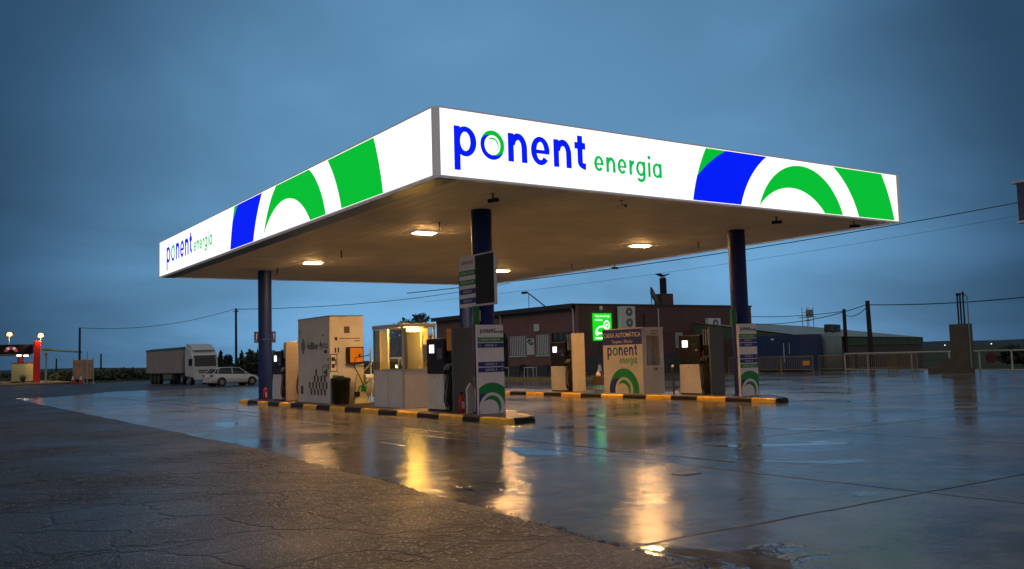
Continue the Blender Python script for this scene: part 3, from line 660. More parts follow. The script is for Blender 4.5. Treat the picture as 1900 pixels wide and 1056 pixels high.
b = MB(); b.cyl((.42, .12, 0), (.42, .12, 1.95), .03, M_rail); b.build('upright', t)

# ------------------------------------------------------------------ lit booth
t = thing('attendant_booth', 'small glazed attendant booth lit yellow inside on the left island', 'booth', (0, 0, 0))
x0, x1, y0, y1, zs, zw, zt = 3.3, 4.46, 8.15, 10.24, 1.29, 2.62, 2.77
P = .055
b = MB()
b.box(x0, x0+.03, y0+P, y1-P, IZ, zs, M_white); b.box(x1-.03, x1, y0+P, y1-P, IZ, zs, M_white); b.box(x0+P, x1-P, y1-.03, y1, IZ, zs, M_white); b.box(x0+P, x1-P, y0, y0+.03, IZ, zs, M_white)
b.build('lower_panel', t)
b = MB()
for xx in (x0-.004, x1-P+.004):
    for yy in (y0-.004, y1-P+.004): b.box(xx, xx+P, yy, yy+P, IZ, zt-.1, M_alu)
b.box(x0-.004, x0+.05, (y0+y1)/2-.02, (y0+y1)/2+.02, IZ+.02, zw, M_alu)
for xx in (x0-.006, x1-.034): b.box(xx, xx+.04, y0+P, y1-P, zs, zs+.05, M_alu)
for yy in (y0-.006, y1-.034): b.box(x0+P, x1-P, yy, yy+.04, zs, zs+.05, M_alu)
b.box(4.0, 4.035, y0+.002, y0+.04, zs+.05, zw, M_alu)
b.build('frame', t, bevel=.004)
b = MB(); b.box(x0-.03, x1+.03, y0-.03, y1+.03, zw+.03, zt, M_alu); b.build('roof', t, bevel=.01)
for bb in ((x0+.012, x0+.018, y0+P, (y0+y1)/2-.02), (x0+.012, x0+.018, (y0+y1)/2+.02, y1-P), (x0+P, 4.0, y0+.012, y0+.018), (4.035, x1-P, y0+.012, y0+.018), (x1-.018, x1-.012, y0+P, y1-P), (x0+P, x1-P, y1-.018, y1-.012)):
    b = MB(); b.box(bb[0], bb[1], bb[2], bb[3], zs+.05, zw+.03, M_glass); b.build('window_pane', t)
M_cw = mat('booth_inner_wall', (.55, .45, .25), .6); M_curt = mat('booth_curtain_grey', (.30, .28, .24), .8)
b = MB(); b.box(3.44, 3.95, y0+.10, y0+.17, zw-.10, zw-.03, M_tube); b.build('ceiling_lamp', t, bevel=.01)
b = MB(); b.box(x0+.5, x1-.06, y0+.2, y0+.5, zs-.3, zs-.25, M_cw); b.box(x0+.06, x0+.5, y1-.6, y1-.08, zs-.3, zs-.25, M_cw); b.build('shelf', t)
b = MB(); b.box(x0+.03, x0+.06, y1-.42, y1-.08, zs, zw, M_cw); b.box(4.14, 4.42, y0+.35, y0+.38, 1.9, 2.62, M_cw); b.box(4.06, 4.28, y0+.12, y0+.14, 1.5, 2.1, M_cw); b.build('notice_board', t)
b = MB(); b.box(x0+.14, x1-.62, y1-.10, y1-.06, zs, zw, M_curt); b.box(3.36, 3.50, y0+.06, y0+.10, zs+.08, zw, M_cw); b.box(x1-.10, x1-.05, y0+.5, y1-.12, IZ+.1, zw-.05, M_curt); b.build('inner_partition', t)
b = MB(); b.box(4.08, 4.35, y0+.22, y0+.4, 1.05, 1.42, M_cw); b.sphere((4.2, y0+.3, 1.46), .07, M_cw); b.box(3.44, 3.52, y0+.2, y0+.3, 1.3, 1.95, M_black); b.build('office_clutter', t)

# ------------------------------------------------------------------ cash kiosk
t = thing('cash_kiosk', 'white automatic cash kiosk with navy header and green ring logo', 'kiosk', (0, 0, 0))
x0, x1, y0, y1, zt = 13.06, 14.12, 7.94, 10.19, 2.55
b = MB()
wx0, wx1, wz0, wz1 = .23, .86, 1.03, 2.13
b.box(x0, x1, y0+.35, y1, IZ, zt, M_offwhite)
b.box(x0, x0+wx0, y0, y0+.345, IZ, zt, M_offwhite); b.box(x0+wx1, x1, y0, y0+.345, IZ, zt, M_offwhite)
b.box(x0+wx0, x0+wx1, y0+.001, y0+.345, IZ, IZ+wz0, M_offwhite); b.box(x0+wx0, x0+wx1, y0+.001, y0+.345, IZ+wz1, zt, M_offwhite)
b.build('body', t)
b = MB(); b.box(x0+wx0+.004, x0+wx0+.30, y0+.30, y0+.343, IZ+wz0+.01, IZ+wz1-.01, M_black); b.box(x0+wx0+.06, x0+wx0+.24, y0+.29, y0+.299, IZ+wz0+.5, IZ+wz0+.75, M_glass_dark); b.build('payment_terminal', t)
b = MB(); b.box(x0+.52, x0+.72, y0-.03, y0-.002, IZ+.84, IZ+.95, M_steel); b.box(x0+.58, x0+.66, y0-.04, y0-.031, IZ+.87, IZ+.92, M_black); b.build('coin_tray', t)
b = MB(); b.box(x0-.02, x1+.02, y0-.02, y1+.02, zt+.002, zt+.04, M_offwhite); b.build('roof_edge', t)
fk = Fr((x0, y1, IZ), (0, -1, 0), n=(-1, 0, 0)); W_ = y1-y0
b = MB(); flat(b, rectp(0, W_, 1.83, 2.41), fk, .004, M_navy); hd = b.build('navy_header', t, fixn=False)
b = MB(); text(b, 'CAIXA AUTOMÀTICA', fk, W_/2, 2.12, .235, M_print_cream, h=.008, bold=.012, sx=.93); text(b, 'Targetes i Efectiu', fk, W_/2, 1.90, .17, M_print_cream, h=.008); b.build('header_lettering', hd, fixn=False)
g, bl = MB(), MB(); emblem(g, bl, fk, 1.17, .10, .181, (.02, W_-.02, .01, 1.8), M_green, M_navy); g.build('green_emblem', t, fixn=False); bl.build('blue_emblem', t, fixn=False)
p_, e_ = MB(), MB(); sp = sc(PON, .46, .04, 1.20, .455)
for i, ch in enumerate('ponent'):
    q = dict(sp); q['l'] = [sp['l'][i]]; word(e_ if i == 1 else p_, ch, q, fk, M_green if i == 1 else M_navy, .005)
se = sc(ENE, .52, 0, 0, .43); dx = 1.95-(se['l'][-1][0]+se['l'][-1][1]); se['l'] = [(a+dx, w_) for a, w_ in se['l']]; se['b'] = 1.12; word(e_, 'energia', se, fk, M_green, .005)
p_.build('ponent_lettering', t, fixn=False); e_.build('energia_lettering', t, fixn=False)
b = MB(); fe = Fr((x0, y0, IZ), (1, 0, 0), n=(0, -1, 0)); flat(b, rectp(.42, .80, 2.30, 2.33), fe, .005, M_red)
for a in (.46, .56, .68): flat(b, rectp(a, a+.07, 2.2, 2.24), fe, .005, mat('brown_print'))
b.build('printed_notice', t, fixn=False)

# ------------------------------------------------------------------ pillars, price sign
def pillar(x0, w_, y, lb, rows):
    t = thing('price_pillar', lb, 'sign pillar', (x0, y, IZ-.004), 0, 'price pillars in front of the columns')
    b = MB(); b.box(0, w_, 0, .10, 0, 2.36, M_sign_white); b.build('panel', t, bevel=.008)
    f = Fr((0, 0, 0), (1, 0, 0), n=(0, -1, 0)); g, bl = MB(), MB()
    emblem(g, bl, f, w_*.50, .16, .142, (.005, w_-.005, .02, 1.2), M_green, M_navy); 
    tx = MB()
    for z, kind_, s, num in rows:
        m_ = M_green if kind_ == 'g' else M_navy; flat(g if kind_ == 'g' else bl, rectp(.004, w_-.004, z, z+.125), f, .003, m_)
        text(tx, s, f, w_*.5, z+.036, .082, M_print_w, h=.006, bold=.01, sx=1.05); text(tx, num[0], f, w_*.09 if num[1] == 'l' else w_*.92, z+.036, .075, M_print_w, h=.006, bold=.01)
    g.build('green_emblem', t, fixn=False); bl.build('blue_emblem', t, fixn=False); tx.build('fuel_lettering', t, fixn=False)
    p_ = MB(); e_ = MB(); sp = sc(PON, .135, .03, 2.08, .125); word(p_, 'ponent', sp, f, M_print_black, .005); se = sc(ENE, .14, .03, 2.07, .118); word(e_, 'energia', se, f, M_print_black, .005)
    p_.build('ponent_lettering', t, fixn=False); e_.build('energia_lettering', t, fixn=False)
pillar(2.99, .83, 3.24, 'white price pillar with green ring emblem before the front column, behind a yellow kerb block', [(1.90, 'g', 'SENSE PLOM 95', ('4', 'l')), (1.75, 'b', 'GASOIL A', ('2', 'l')), (1.25, 'b', 'GASOIL B', ('3', 'r')), (1.10, 'b', 'GASOIL A', ('2', 'r'))])
pillar(13.03, .86, 3.24, 'white price pillar with green ring emblem before the right column', [(1.90, 'g', 'SENSE PLOM 95', ('4', 'l')), (1.755, 'b', 'GASOIL A', ('2', 'l')), (1.61, 'b', 'GASOIL B', ('3', 'l')), (1.23, 'b', 'GASOIL B', ('3', 'r')), (1.08, 'b', 'GASOIL A', ('2', 'r')), (.92, 'g', 'SENSE PLOM 95', ('1', 'r'))])

t = thing('price_sign', 'hanging fuel price sign with black display and green and blue rows on the front column', 'price sign', (3.10, 4.29, 3.0))
b = MB(); b.box(0, .075, -1.80, 0, 0, 1.40, M_sign_white); b.build('panel', t, bevel=.015)
f = Fr((0, 0, 0), (0, -1, 0), n=(-1, 0, 0))
b = MB(); b.box(-.012, -.001, -1.76, -.86, .05, 1.36, M_black); b.build('display', t, bevel=.004)
g, bl, tx = MB(), MB(), MB()
for z, m_, s in ((.86, M_green, 'SENSE PLOM 98'), (.60, M_green, 'SENSE PLOM 95'), (.355, M_navy, 'GASOIL B'), (.10, M_navy, 'GASOIL A')):
    flat(g if m_ is M_green else bl, rectp(.01, .85, z, z+.145), f, .003, m_); text(tx, s, f, .43, z+.04, .10, M_print_w, h=.006, bold=.01)
g.build('green_row', t, fixn=False); bl.build('blue_row', t, fixn=False); tx.build('fuel_lettering', t, fixn=False)
b = MB(); text(b, 'GASOIL PLUS', f, .43, 1.18, .11, mat('maroon_print', (.10, .02, .05), .5), h=.006, bold=.01); b.build('maroon_lettering', t, fixn=False)
b = MB()
for z in (.35, 1.05): b.box(.076, .20, -.98, -.32, z, z+.05, M_steel)
b.build('mounting_bracket', t)
for x, y, lb in ((3.06, 3.40, 'green cylindrical dispenser on the front column under the price sign'), (13.10, 3.50, 'green cylindrical dispenser on the left side of the right column')):
    b = MB(); b.cyl((x, y, 2.50), (x, y, 2.98), .095, mat('green_plastic', (.0, .14, .045), .35), n=18); b.cyl((x, y, 2.96), (x, y, 3.0), .10, M_green, n=18); b.box(x+.04, x+.14, y-.02, y+.05, 2.6, 2.9, M_steel)
    tag(b.build('green_dispenser', bevel=.004), lb, 'dispenser', 'green dispensers on the columns')
t = thing('number_sign', 'dark blue double sided lane sign sticking out of the far left column', 'lane sign', (3.46, 21.32, 2.55))
for s_ in (-1, 1):
    b = MB(); b.box(min(s_*.24, s_*.47), max(s_*.24, s_*.47), -.03, .03, 0, .48, M_navy); b.box(s_*.38-.012, s_*.38+.012, -.036, -.031, .16, .40, M_print_w); b.box(s_*.40-.03, s_*.40+.03, -.036, -.031, .06, .13, M_green); b.build('sign_plate', t)
b = MB(); b.box(-.235, .235, -.30, -.288, .1, .14, M_navy); b.box(-.30, -.29, -.29, .02, .1, .14, M_navy); b.box(.29, .30, -.29, .02, .1, .14, M_navy); b.build('clamp', t)

def extinguisher(x, y, lb):
    t = thing('fire_extinguisher', lb, 'extinguisher', (x, y, IZ-.004), 0, 'fire extinguishers on the left island')
    b = MB(); b.lathe([(.001, 0), (.085, 0), (.09, .02), (.09, .40), (.06, .47), (.025, .49), (.02, .52), (.001, .52)], (0, 0, 0), M_red, 18); b.build('cylinder', t)
    b = MB(); b.box(-.05, .05, -.015, .015, .52, .56, M_black); b.tube([(.02, 0, .53), (.10, 0, .50), (.115, -.02, .3), (.11, -.03, .12)], .012, M_rubber); b.build('valve', t)
    b = MB(); b.box(-.04, .04, -.096, -.088, .12, .3, M_print_w); b.build('paper_label', t)
extinguisher(3.16, 4.42, 'red fire extinguisher between the grey pump panel and the front column')
extinguisher(3.2, 20.55, 'small far red fire extinguisher beside the far left column')
t = thing('pointed_post', 'white pointed post standing left of the front price pillar', 'post', (3.16, 3.95, IZ-.004))
b = MB(); b.prism([(-.12, 0), (.12, 0), (.12, .66), (0, .82), (-.12, .66)], 'y', -.04, .04, M_white); b.build('post_board', t, bevel=.006)
t = thing('cleaning_stand', 'cream and brown cleaning bucket stand beside the back right pump', 'bucket stand', (14.35, 12.1, IZ-.004))
b = MB()
for a in (-.18, .18):
    for c_ in (-.14, .14): b.cyl((a, c_, 0), (a, c_, .55), .015, M_steel)
b.build('stand_frame', t)
b = MB(); b.box(-.2, .2, -.16, .16, .25, .6, mat('brown_plastic', (.10, .06, .02), .5)); b.build('bucket', t, bevel=.02)
b = MB(); b.lathe([(.001, .6), (.10, .6), (.10, .72), (.04, .76), (.04, .84), (.001, .84)], (0, 0, 0), M_print_cream, 14); b.build('paper_roll', t)
b = MB(); b.tube([(0, 0, 0), (0, 0, .6), (-.02, 0, .62), (-.03, 0, .9), (0, 0, .98)], .03, M_wbrown); b.sphere((0, 0, 1.0), .05, M_print_cream)
o = tag(b.build('guard_post'), 'slim brown guard post with pale knob left of the pump with the red nozzle', 'post'); o.location = (13.1, 6.42, IZ-.004)

# ------------------------------------------------------------------ rose building behind
t = thing('service_building', 'low rose rendered building with flat roof and dark eaves behind the pumps', 'building', (0, 0, 0))
bx0, by0, bx1, by1, bh = 34.0, 38.5, 54.0, 60.5, 5.55
b = MB()
# left wall (faces -x) with openings built from strips; right wall faces -y
ops = [(42.1, 43.9, 1.75, 3.46), (45.35, 47.8, 1.75, 3.46), (38.75, 41.8, .05, 3.5), (48.1, 49.2, .05, 3.75), (51.2, 52.6, 1.75, 3.46)]
ys_ = sorted({by0, by1} | {o_[0] for o_ in ops} | {o_[1] for o_ in ops})
for a, c_ in zip(ys_, ys_[1:]):
    hit = [o_ for o_ in ops if o_[0] <= a and o_[1] >= c_]
    if hit:
        z0, z1 = hit[0][2], hit[0][3]; b.box(bx0, bx0+.25, a, c_, -.05, z0, M_brick); b.box(bx0, bx0+.25, a, c_, z1, bh, M_brick)
    else: b.box(bx0, bx0+.25, a, c_, -.05, bh, M_brick)
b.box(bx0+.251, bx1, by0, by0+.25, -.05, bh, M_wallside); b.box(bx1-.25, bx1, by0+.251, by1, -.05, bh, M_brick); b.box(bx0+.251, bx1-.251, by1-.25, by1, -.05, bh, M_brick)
b.build('wall', t)
b = MB(); b.box(bx0+.4, bx1-.03, by0-.02, by0-.002, 0, 1.55, M_wallband); b.box(bx0-.02, bx0-.002, by0, 48.0, 0, .9, M_wallband); b.build('painted_plinth', t)
b = MB(); b.box(bx0-.45, bx1+.1, by0-.06, by1+.3, bh+.001, bh+.12, M_roof); b.box(bx0-.45, bx0-.38, by0-.06, by1+.3, bh-.25, bh, M_roof); b.box(bx0-.05, bx0-.003, by0, by1, bh-.5, bh-.001, M_roof); b.build('roof', t)
b = MB(); b.box(bx0+.26, bx0+.3, by0+.3, by1-.3, 0, bh-.05, M_black); b.build('dark_interior', t)
for a, c_, z0, z1 in ops:
    if z0 > 1:
        b = MB(); b.box(bx0+.16, bx0+.18, a, c_, z0, z1, M_glass_dark); o = b.build('window', t)
        b = MB(); nb = int((c_-a)/.25)
        for i in range(nb+1): yy = a+.03+(c_-a-.06)*i/nb; b.box(bx0+.03, bx0+.07, yy-.06, yy+.06, z0+.03, z1-.03, M_blind)
        b.build('window_bars', o); b = MB(); b.box(bx0-.06, bx0+.15, a-.05, c_+.05, z0-.1, z0-.002, M_blind); b.build('window_sill', o)
    else:
        b = MB(); b.box(bx0+.12, bx0+.16, a, c_, z0, z1, M_glass_dark); o = b.build('door', t)
        b = MB()
        for i in range(int((c_-a)/.75)+1): yy = a+.03+i*.75; b.box(bx0+.08, bx0+.119, yy, yy+.05, z0, z1, M_roof)
        b.build('door_frame', o)
b = MB(); fb = Fr((bx0+.119, 41.7, 0), (0, -1, 0), n=(-1, 0, 0)); M_dg = mat('faded_green_letter', (.08, .14, .10), .6)
text(b, 'CAFETERIA', fb, 1.6, 3.05, .34, M_dg, h=.004); text(b, 'BAR', fb, .8, 2.5, .42, M_dg, h=.004); b.build('door_lettering', t, fixn=False)
b = MB(); b.box(42.6, 42.68, by0-.07, by0-.02, 1.5, 5.3, M_blind); b.box(41.0, 41.15, by0-.09, by0-.02, 3.2, 4.95, M_roof); b.box(bx0+2.3, bx0+2.36, by0-.05, by0-.02, 1.6, 5.0, M_wallside); b.build('downpipe', t)
for yy in (38.75, 49.0):
    b = MB(); b.tube([(bx0-.25, yy, 5.3), (bx0-.12, yy, 5.2), (bx0-.08, yy, 5.1), (bx0-.08, yy, 3.3)], .055, M_blind); b.build('downpipe', t)
b = MB(); b.box(44.5, 45.3, by0-.05, by0-.021, 2.05, 3.3, M_blind)
for i in range(6): b.box(44.56+i*.125, 44.60+i*.125, by0-.07, by0-.051, 2.1, 3.25, M_roof)
b.build('grille', t)
b = MB(); b.box(34.3, 53.0, by0-.03, by0-.005, 3.25, 3.30, M_roof); b.build('wall_seam', t)

t = thing('electric_charging_sign', 'glowing green charging point sign with white car outline on the building corner', 'sign', (35.62, 38.35, 2.75))
b = MB(); b.box(0, 1.85, 0, .13, 0, 2.15, M_gs); b.build('lightbox', t, bevel=.01)
f = Fr((0, 0, 0), (1, 0, 0), n=(0, -1, 0)); b = MB()
text(b, 'Punt de càrrega', f, .92, 1.86, .25, M_gsw, bold=.012, sx=.93); text(b, 'vehicles', f, .12, 1.56, .25, M_gsw, bold=.012, align='L'); flat(b, rectp(.15, 1.3, .12, .26), f, .004, M_gsw); b.build('sign_lettering', t, fixn=False)
b = MB(); flat(b, strip(arc(.85, .62, .68, .55, 20, 185, 40), arc(.85, .62, .56, .43, 20, 185, 40)), f, .004, M_gsw); flat(b, rectp(.3, 1.45, .52, .62), f, .005, M_gsw)
flat(b, strip(arc(.32, .58, .17, .17, 0, 360, 24), arc(.32, .58, .08, .08, 0, 360, 24)), f, .006, M_gsw); flat(b, strip(arc(1.32, 1.22, .33, .37, 0, 360, 30), arc(1.32, 1.22, .22, .26, 0, 360, 30)), f, .007, M_gsw)
flat(b, rectp(1.27, 1.37, .62, .86), f, .008, M_gsw); flat(b, [arc(1.32, 1.22, .09, .1, 0, 350, 20)], f, .006, M_gsw); b.build('car_pictogram', t, fixn=False)

def ac(x, z, w_, h_, nf, lb):
    t = thing('air_conditioner', lb, 'air conditioner', (x, by0-.55, z), 0, 'air conditioners on the building')
    b = MB(); b.box(0, w_, 0, .40, 0, h_, M_blind); b.build('casing', t, bevel=.02)
    for k in range(nf):
        b = MB(); zc = h_*(k+.5)/nf; rr_ = min(w_, h_/nf)*.40; b.cyl((w_*.58, -.003, zc), (w_*.58, -.02, zc), rr_, M_grey, n=24); b.cyl((w_*.58, -.02, zc), (w_*.58, -.03, zc), rr_*.3, M_blind, n=16)
        for q in range(5): a = q*PI/5; b.box(-rr_, rr_, -.026, -.021, -.01, .01, M_steel, Matrix.Translation((w_*.58, 0, zc)) @ Matrix.Rotation(a, 4, 'Y'))
        b.build('fan_grille', t)
    b = MB(); b.box(.05, .1, .40, .53, -.08, .1, M_steel); b.box(w_-.1, w_-.05, .40, .53, -.08, .1, M_steel); b.build('bracket', t)
ac(38.1, 3.7, 1.55, 1.75, 2, 'tall double fan air conditioner right of the green sign'); ac(47.95, 3.65, 1.5, .85, 1, 'single air conditioner on the wall near the right column')
b = MB(); b.sphere((36.38, by0-.20, 5.3), .17, M_blind); b.box(36.33, 36.43, by0-.10, by0-.01, 5.2, 5.4, M_steel); tag(b.build('wall_lamp'), 'round unlit globe lamp above the green sign', 'wall lamp')
t = thing('satellite_dish', 'dark satellite dish on the building roof left of the chimney', 'satellite dish', (43.0, 39.6, bh+.12))
b = MB(); prof = []
M_ = Matrix.Translation((0, 0, .75)) @ Matrix.Rotation(R(35), 4, 'Z') @ Matrix.Rotation(R(70), 4, 'X')
vs, fs = [], []
for j in range(5):
    r_ = .78*j/4+.001
    for i in range(24): a = 2*PI*i/24; vs.append(M_ @ Vector((r_*math.cos(a), r_*math.sin(a), .28*(r_/.78)**2)))
for j in range(4):
    for i in range(24): fs.append((j*24+i, j*24+(i+1) % 24, (j+1)*24+(i+1) % 24, (j+1)*24+i))
b.add(vs, fs, M_grey, True); b.build('dish', t, fixn=False)
b = MB(); b.cyl((0, 0, 0), (0, 0, .75), .04, M_steel); b.build('mast', t)
t = thing('chimney', 'square chimney block with tall black flue and winged cowl on the roof', 'chimney', (44.6, 39.8, bh+.121))
b = MB(); b.box(-.65, .65, -.5, .5, 0, 1.0, M_wallside); b.build('chimney_block', t, bevel=.02)
b = MB(); b.cyl((0, 0, 1.0), (0, 0, 2.35), .29, M_black, n=20); b.build('flue', t)
b = MB(); b.cyl((0, 0, 2.35), (0, 0, 2.48), .2, M_alu, n=16)
for s_ in (-1, 1): b.box(0, .62, -.3, .3, 0, .05, M_black, Matrix.Translation((0, 0, 2.5)) @ Matrix.Rotation(0 if s_ > 0 else PI, 4, 'Z') @ Matrix.Rotation(R(-18), 4, 'Y'))
b.build('cowl', t)
t = thing('roof_floodlight', 'floodlight on a slanting arm at the building roof edge', 'floodlight', (34.2, 44.6, bh+.12))
b = MB(); b.tube([(0, -1.9, 0), (0, .6, 1.35), (0, .85, 1.42)], .05, M_black); b.cyl((0, .45, 0), (0, .45, 1.25), .025, M_black); b.build('arm', t)
b = MB(); b.box(-.15, .15, .75, 1.35, 1.28, 1.46, M_black); b.build('lamp_head', t, bevel=.05)
b = MB(); b.box(bx0-.14, bx0-.022, 43.3, 44.0, 3.7, 4.3, M_blind); tag(b.build('meter_box', bevel=.02), 'small pale meter box on the rose wall above the poster', 'meter box')
t = thing('wall_poster', 'pale poster with green pattern between the two barred windows', 'poster', (bx0-.02, 45.2, 1.8))
b = MB(); b.box(-.03, 0, -1.05, 0, 0, 1.35, M_blind); b.build('board', t)
b = MB(); f = Fr((-.03, 0, 0), (0, -1, 0), n=(-1, 0, 0)); 
for i in range(14): a = random.uniform(.12, .92); c_ = random.uniform(.85, 1.25); flat(b, [arc(a, c_, .10, .08, 0, 340, 10)], f, .003+i*.0006, M_green if i % 2 else M_wallband)
b.build('poster_print', t, fixn=False)
# terrace: kerb, tables, chairs
b = MB(); b.box(27.6, 27.8, 31.0, 52, -.02, .16, M_yline); b.box(27.6, 33.9, 30.8, 30.999, -.02, .16, M_yline); tag(b.build('terrace_kerb'), kind='structure')
b = MB(); b.box(27.801, 33.9, 31, 52, -.02, .12, mat('terrace_slab', (.07, .07, .07), .4, noise=.2)); tag(b.build('terrace_pavement'), kind='structure')
def table(x, y, rz, lb):
    t = thing('terrace_table', lb, 'table', (x, y, .12), rz, 'tables on the terrace')
    b = MB(); b.box(-.4, .4, -.4, .4, .70, .74, M_blind); b.build('tabletop', t, bevel=.008)
    for sx in (-1, 1):
        for sy in (-1, 1): b = MB(); b.cyl((sx*.36, sy*.36, 0), (sx*.34, sy*.34, .70), .022, M_blind); b.build('leg', t)
def chair(x, y, rz, lb):
    t = thing('terrace_chair', lb, 'chair', (x, y, .12), rz, 'dark chairs on the terrace')
    b = MB(); b.box(-.25, .25, -.25, .25, .42, .47, M_black); b.build('seat', t, bevel=.01)
    b = MB(); b.box(-.25, .25, .22, .27, .5, .92, M_black); b.build('backrest', t, bevel=.01)
    for sx in (-1, 1):
        for sy in (-1, 1): b = MB(); b.cyl((sx*.24, sy*.24, 0), (sx*.22, sy*.22, .42), .02, M_black); b.build('leg', t)
table(29.3, 42.0, .1, 'white terrace table with thin legs, left one below the poster'); table(29.6, 38.6, .6, 'white terrace table standing slightly turned, nearer the dark pump')
chair(29.9, 43.8, .2, 'dark terrace chair at the left end of the terrace'); chair(30.0, 40.2, 2.6, 'dark terrace chair between the two white tables'); chair(30.3, 36.9, 1.2, 'dark terrace chair right of the turned white table'); chair(31.5, 35.8, .4, 'dark terrace chair by the wall behind the back pump')
chair(30.5, 33.0, .9, 'dark terrace chair standing right of the back pump, near the cone')
def cone(x, y, s, lb):
    t = thing('traffic_cone', lb, 'traffic cone', (x, y, 0.02), 0, 'red and white traffic cones'); t.scale = (s, s, s)
    b = MB(); b.box(-.2, .2, -.2, .2, 0, .04, M_red); b.build('base', t)
    b = MB(); b.lathe([(.16, .04), (.11, .32)], (0, 0, 0), M_red, 16); b.lathe([(.10, .32), (.055, .60)], (0, 0, 0), M_print_w, 16); b.lathe([(.055, .60), (.03, .72)], (0, 0, 0), M_red, 16); b.build('cone_body', t)
cone(31.0, 32.2, 1.5, 'red and white cone by the building near the green sign')
cone(7.3, 98.2, 1.5, 'left one of two cones before the plywood screen'); cone(7.9, 96.6, 1.5, 'right one of two cones before the plywood screen')

# ------------------------------------------------------------------ vehicles
def wheel(parent, x, y, r_, w_, side):
    b = MB(); b.cyl((x, y-w_/2, r_), (x, y+w_/2, r_), r_, M_rubber, n=24); o = b.build('wheel', parent, bevel=.02)
    b = MB(); yy = y+side*(w_/2+.002); b.cyl((x, yy-side*.01, r_), (x, yy+side*.008, r_), r_*.62, M_grey, n=20)
    for k in range(5): a = 2*PI*k/5; b.box(-.03, .03, min(yy, yy+side*.016), max(yy, yy+side*.016), 0, r_*.58, M_chrome, Matrix.Translation((x, 0, r_)) @ Matrix.Rotation(a, 4, 'Y'))
    b.build('rim', o)
def car(loc, rz, lb, scale=1):
    t = thing('parked_car', lb, 'car', loc, rz, 'pale cars at the station'); t.scale = (scale,)*3
    # x forward; stations: x, half width at sill, belt, z of sill, belt
    prof = [(-2.12, .62, .42, .72), (-2.08, .76, .30, .95), (-1.85, .84, .24, 1.02), (-1.3, .87, .22, .99), (-.4, .88, .22, .95), (.6, .88, .22, .93), (1.1, .87, .22, .90), (1.55, .84, .24, .80), (1.95, .76, .28, .66), (2.12, .60, .36, .52)]
    vs, fs = [], []; K = 8
    for x, hw, z0, z1 in prof:
        sec = [(-hw*.9, z0), (-hw, z0+.10), (-hw*1.0, z0+(z1-z0)*.55), (-hw*.93, z1-.03), (-hw*.80, z1), (hw*.80, z1), (hw*.93, z1-.03), (hw, z0+(z1-z0)*.55), (hw, z0+.10), (hw*.9, z0)]
        K = len(sec); vs += [(x, a, c_) for a, c_ in sec]
    for i in range(len(prof)-1):
        for k in range(K): fs.append((i*K+k, i*K+(k+1) % K, (i+1)*K+(k+1) % K, (i+1)*K+k))
    b = MB(); b.add(vs, fs, M_carw, True); b.add(vs[:K], [tuple(range(K))], M_carw); b.add(vs[-K:], [tuple(range(K))], M_carw)
    for x in (-1.30, 1.28):
        for s_ in (-1, 1): b.cyl((x, s_*.60, .34), (x, s_*.895, .34), .37, M_black, n=24)
    b.build('body', t)
    gp = [(-1.98, .66, .95), (-1.55, .60, 1.38), (-1.1, .60, 1.44), (-.2, .60, 1.45), (.25, .60, 1.40), (1.02, .68, .92)]
    roof = MB(); A = [(x, -hw, z) for x, hw, z in gp[1:5]]; B_ = [(x, hw, z) for x, hw, z in gp[1:5]]
    roof.add(A+B_+[(x, y*.97, z+.035) for x, y, z in A]+[(x, y*.97, z+.035) for x, y, z in B_], [(8+i, 9+i, 13+i, 12+i) for i in range(3)]+[(i, i+1, 9+i, 8+i) for i in range(3)]+[(4+i, 5+i, 13+i, 12+i) for i in range(3)]+[(0, 4, 12, 8), (3, 7, 15, 11)], M_carw, True); roof.build('roof', t)
    gl = MB(); vs = []
    base = [(-1.98, .96), (-1.55, .98), (-1.1, .97), (-.2, .94), (.25, .93), (1.02, .90)]
    for (x, hw, z), (xb, zb) in zip(gp, base): vs += [(x, -hw, z), (x, hw, z), (xb, -.80, zb), (xb, .80, zb)]
    fs = []
    for i in range(5): o_ = i*4; fs += [(o_, o_+4, o_+6, o_+2), (o_+1, o_+3, o_+7, o_+5), (o_, o_+1, o_+5, o_+4)]
    gl.add(vs, fs, M_glass_dark, True); gl.build('window', t)
    p_ = MB()
    for s_ in (-1, 1):
        for (xa, za, ya), (xb, zb, yb) in (((1.02, .91, .80), (.25, 1.43, .605)), ((-.35, .94, .81), (-.35, 1.46, .605)), ((-1.62, .97, .80), (-1.40, 1.43, .60)), ((-1.95, .97, .72), (-1.55, 1.41, .60))): p_.tube([(xa, s_*ya, za), (xb, s_*yb, zb)], .035, M_carw, 6)
    p_.build('pillar', t)
    for s_ in (-1, 1):
        b = MB(); b.box(-2.13, -1.95, min(s_*.48, s_*.79), max(s_*.48, s_*.79), .78, .90, M_tail); b.build('tail_light', t, bevel=.02)
        b = MB(); b.box(1.84, 2.02, min(s_*.45, s_*.74), max(s_*.45, s_*.74), .56, .68, M_glass_dark); b.build('headlight', t, bevel=.02)
        b = MB(); b.box(.62, .80, min(s_*.86, s_*1.0), max(s_*.86, s_*1.0), .92, 1.04, M_carw); b.build('mirror', t, bevel=.03)
        wheel(t, -1.30, s_*.80, .33, .2, s_); wheel(t, 1.28, s_*.80, .33, .2, s_)
    b = MB(); b.box(-2.17, -2.05, -.70, .70, .32, .48, M_carw); b.box(-2.18, -2.165, -.26, .26, .58, .70, M_print_w); b.build('bumper', t, bevel=.02)
    return t
car((12.65, 56.0, .018), R(90-80), 'white hatchback parked in front of the white truck')
car((6.45, 14.9, .0), R(91), 'pale car with red tail light half hidden between tank cabinet and booth', 1.18)

t = thing('semi_truck', 'white semi truck with grey trailer and teal tarp at the edge of the lot', 'truck', (12.5, 80.1, .018), R(-90+3.2))
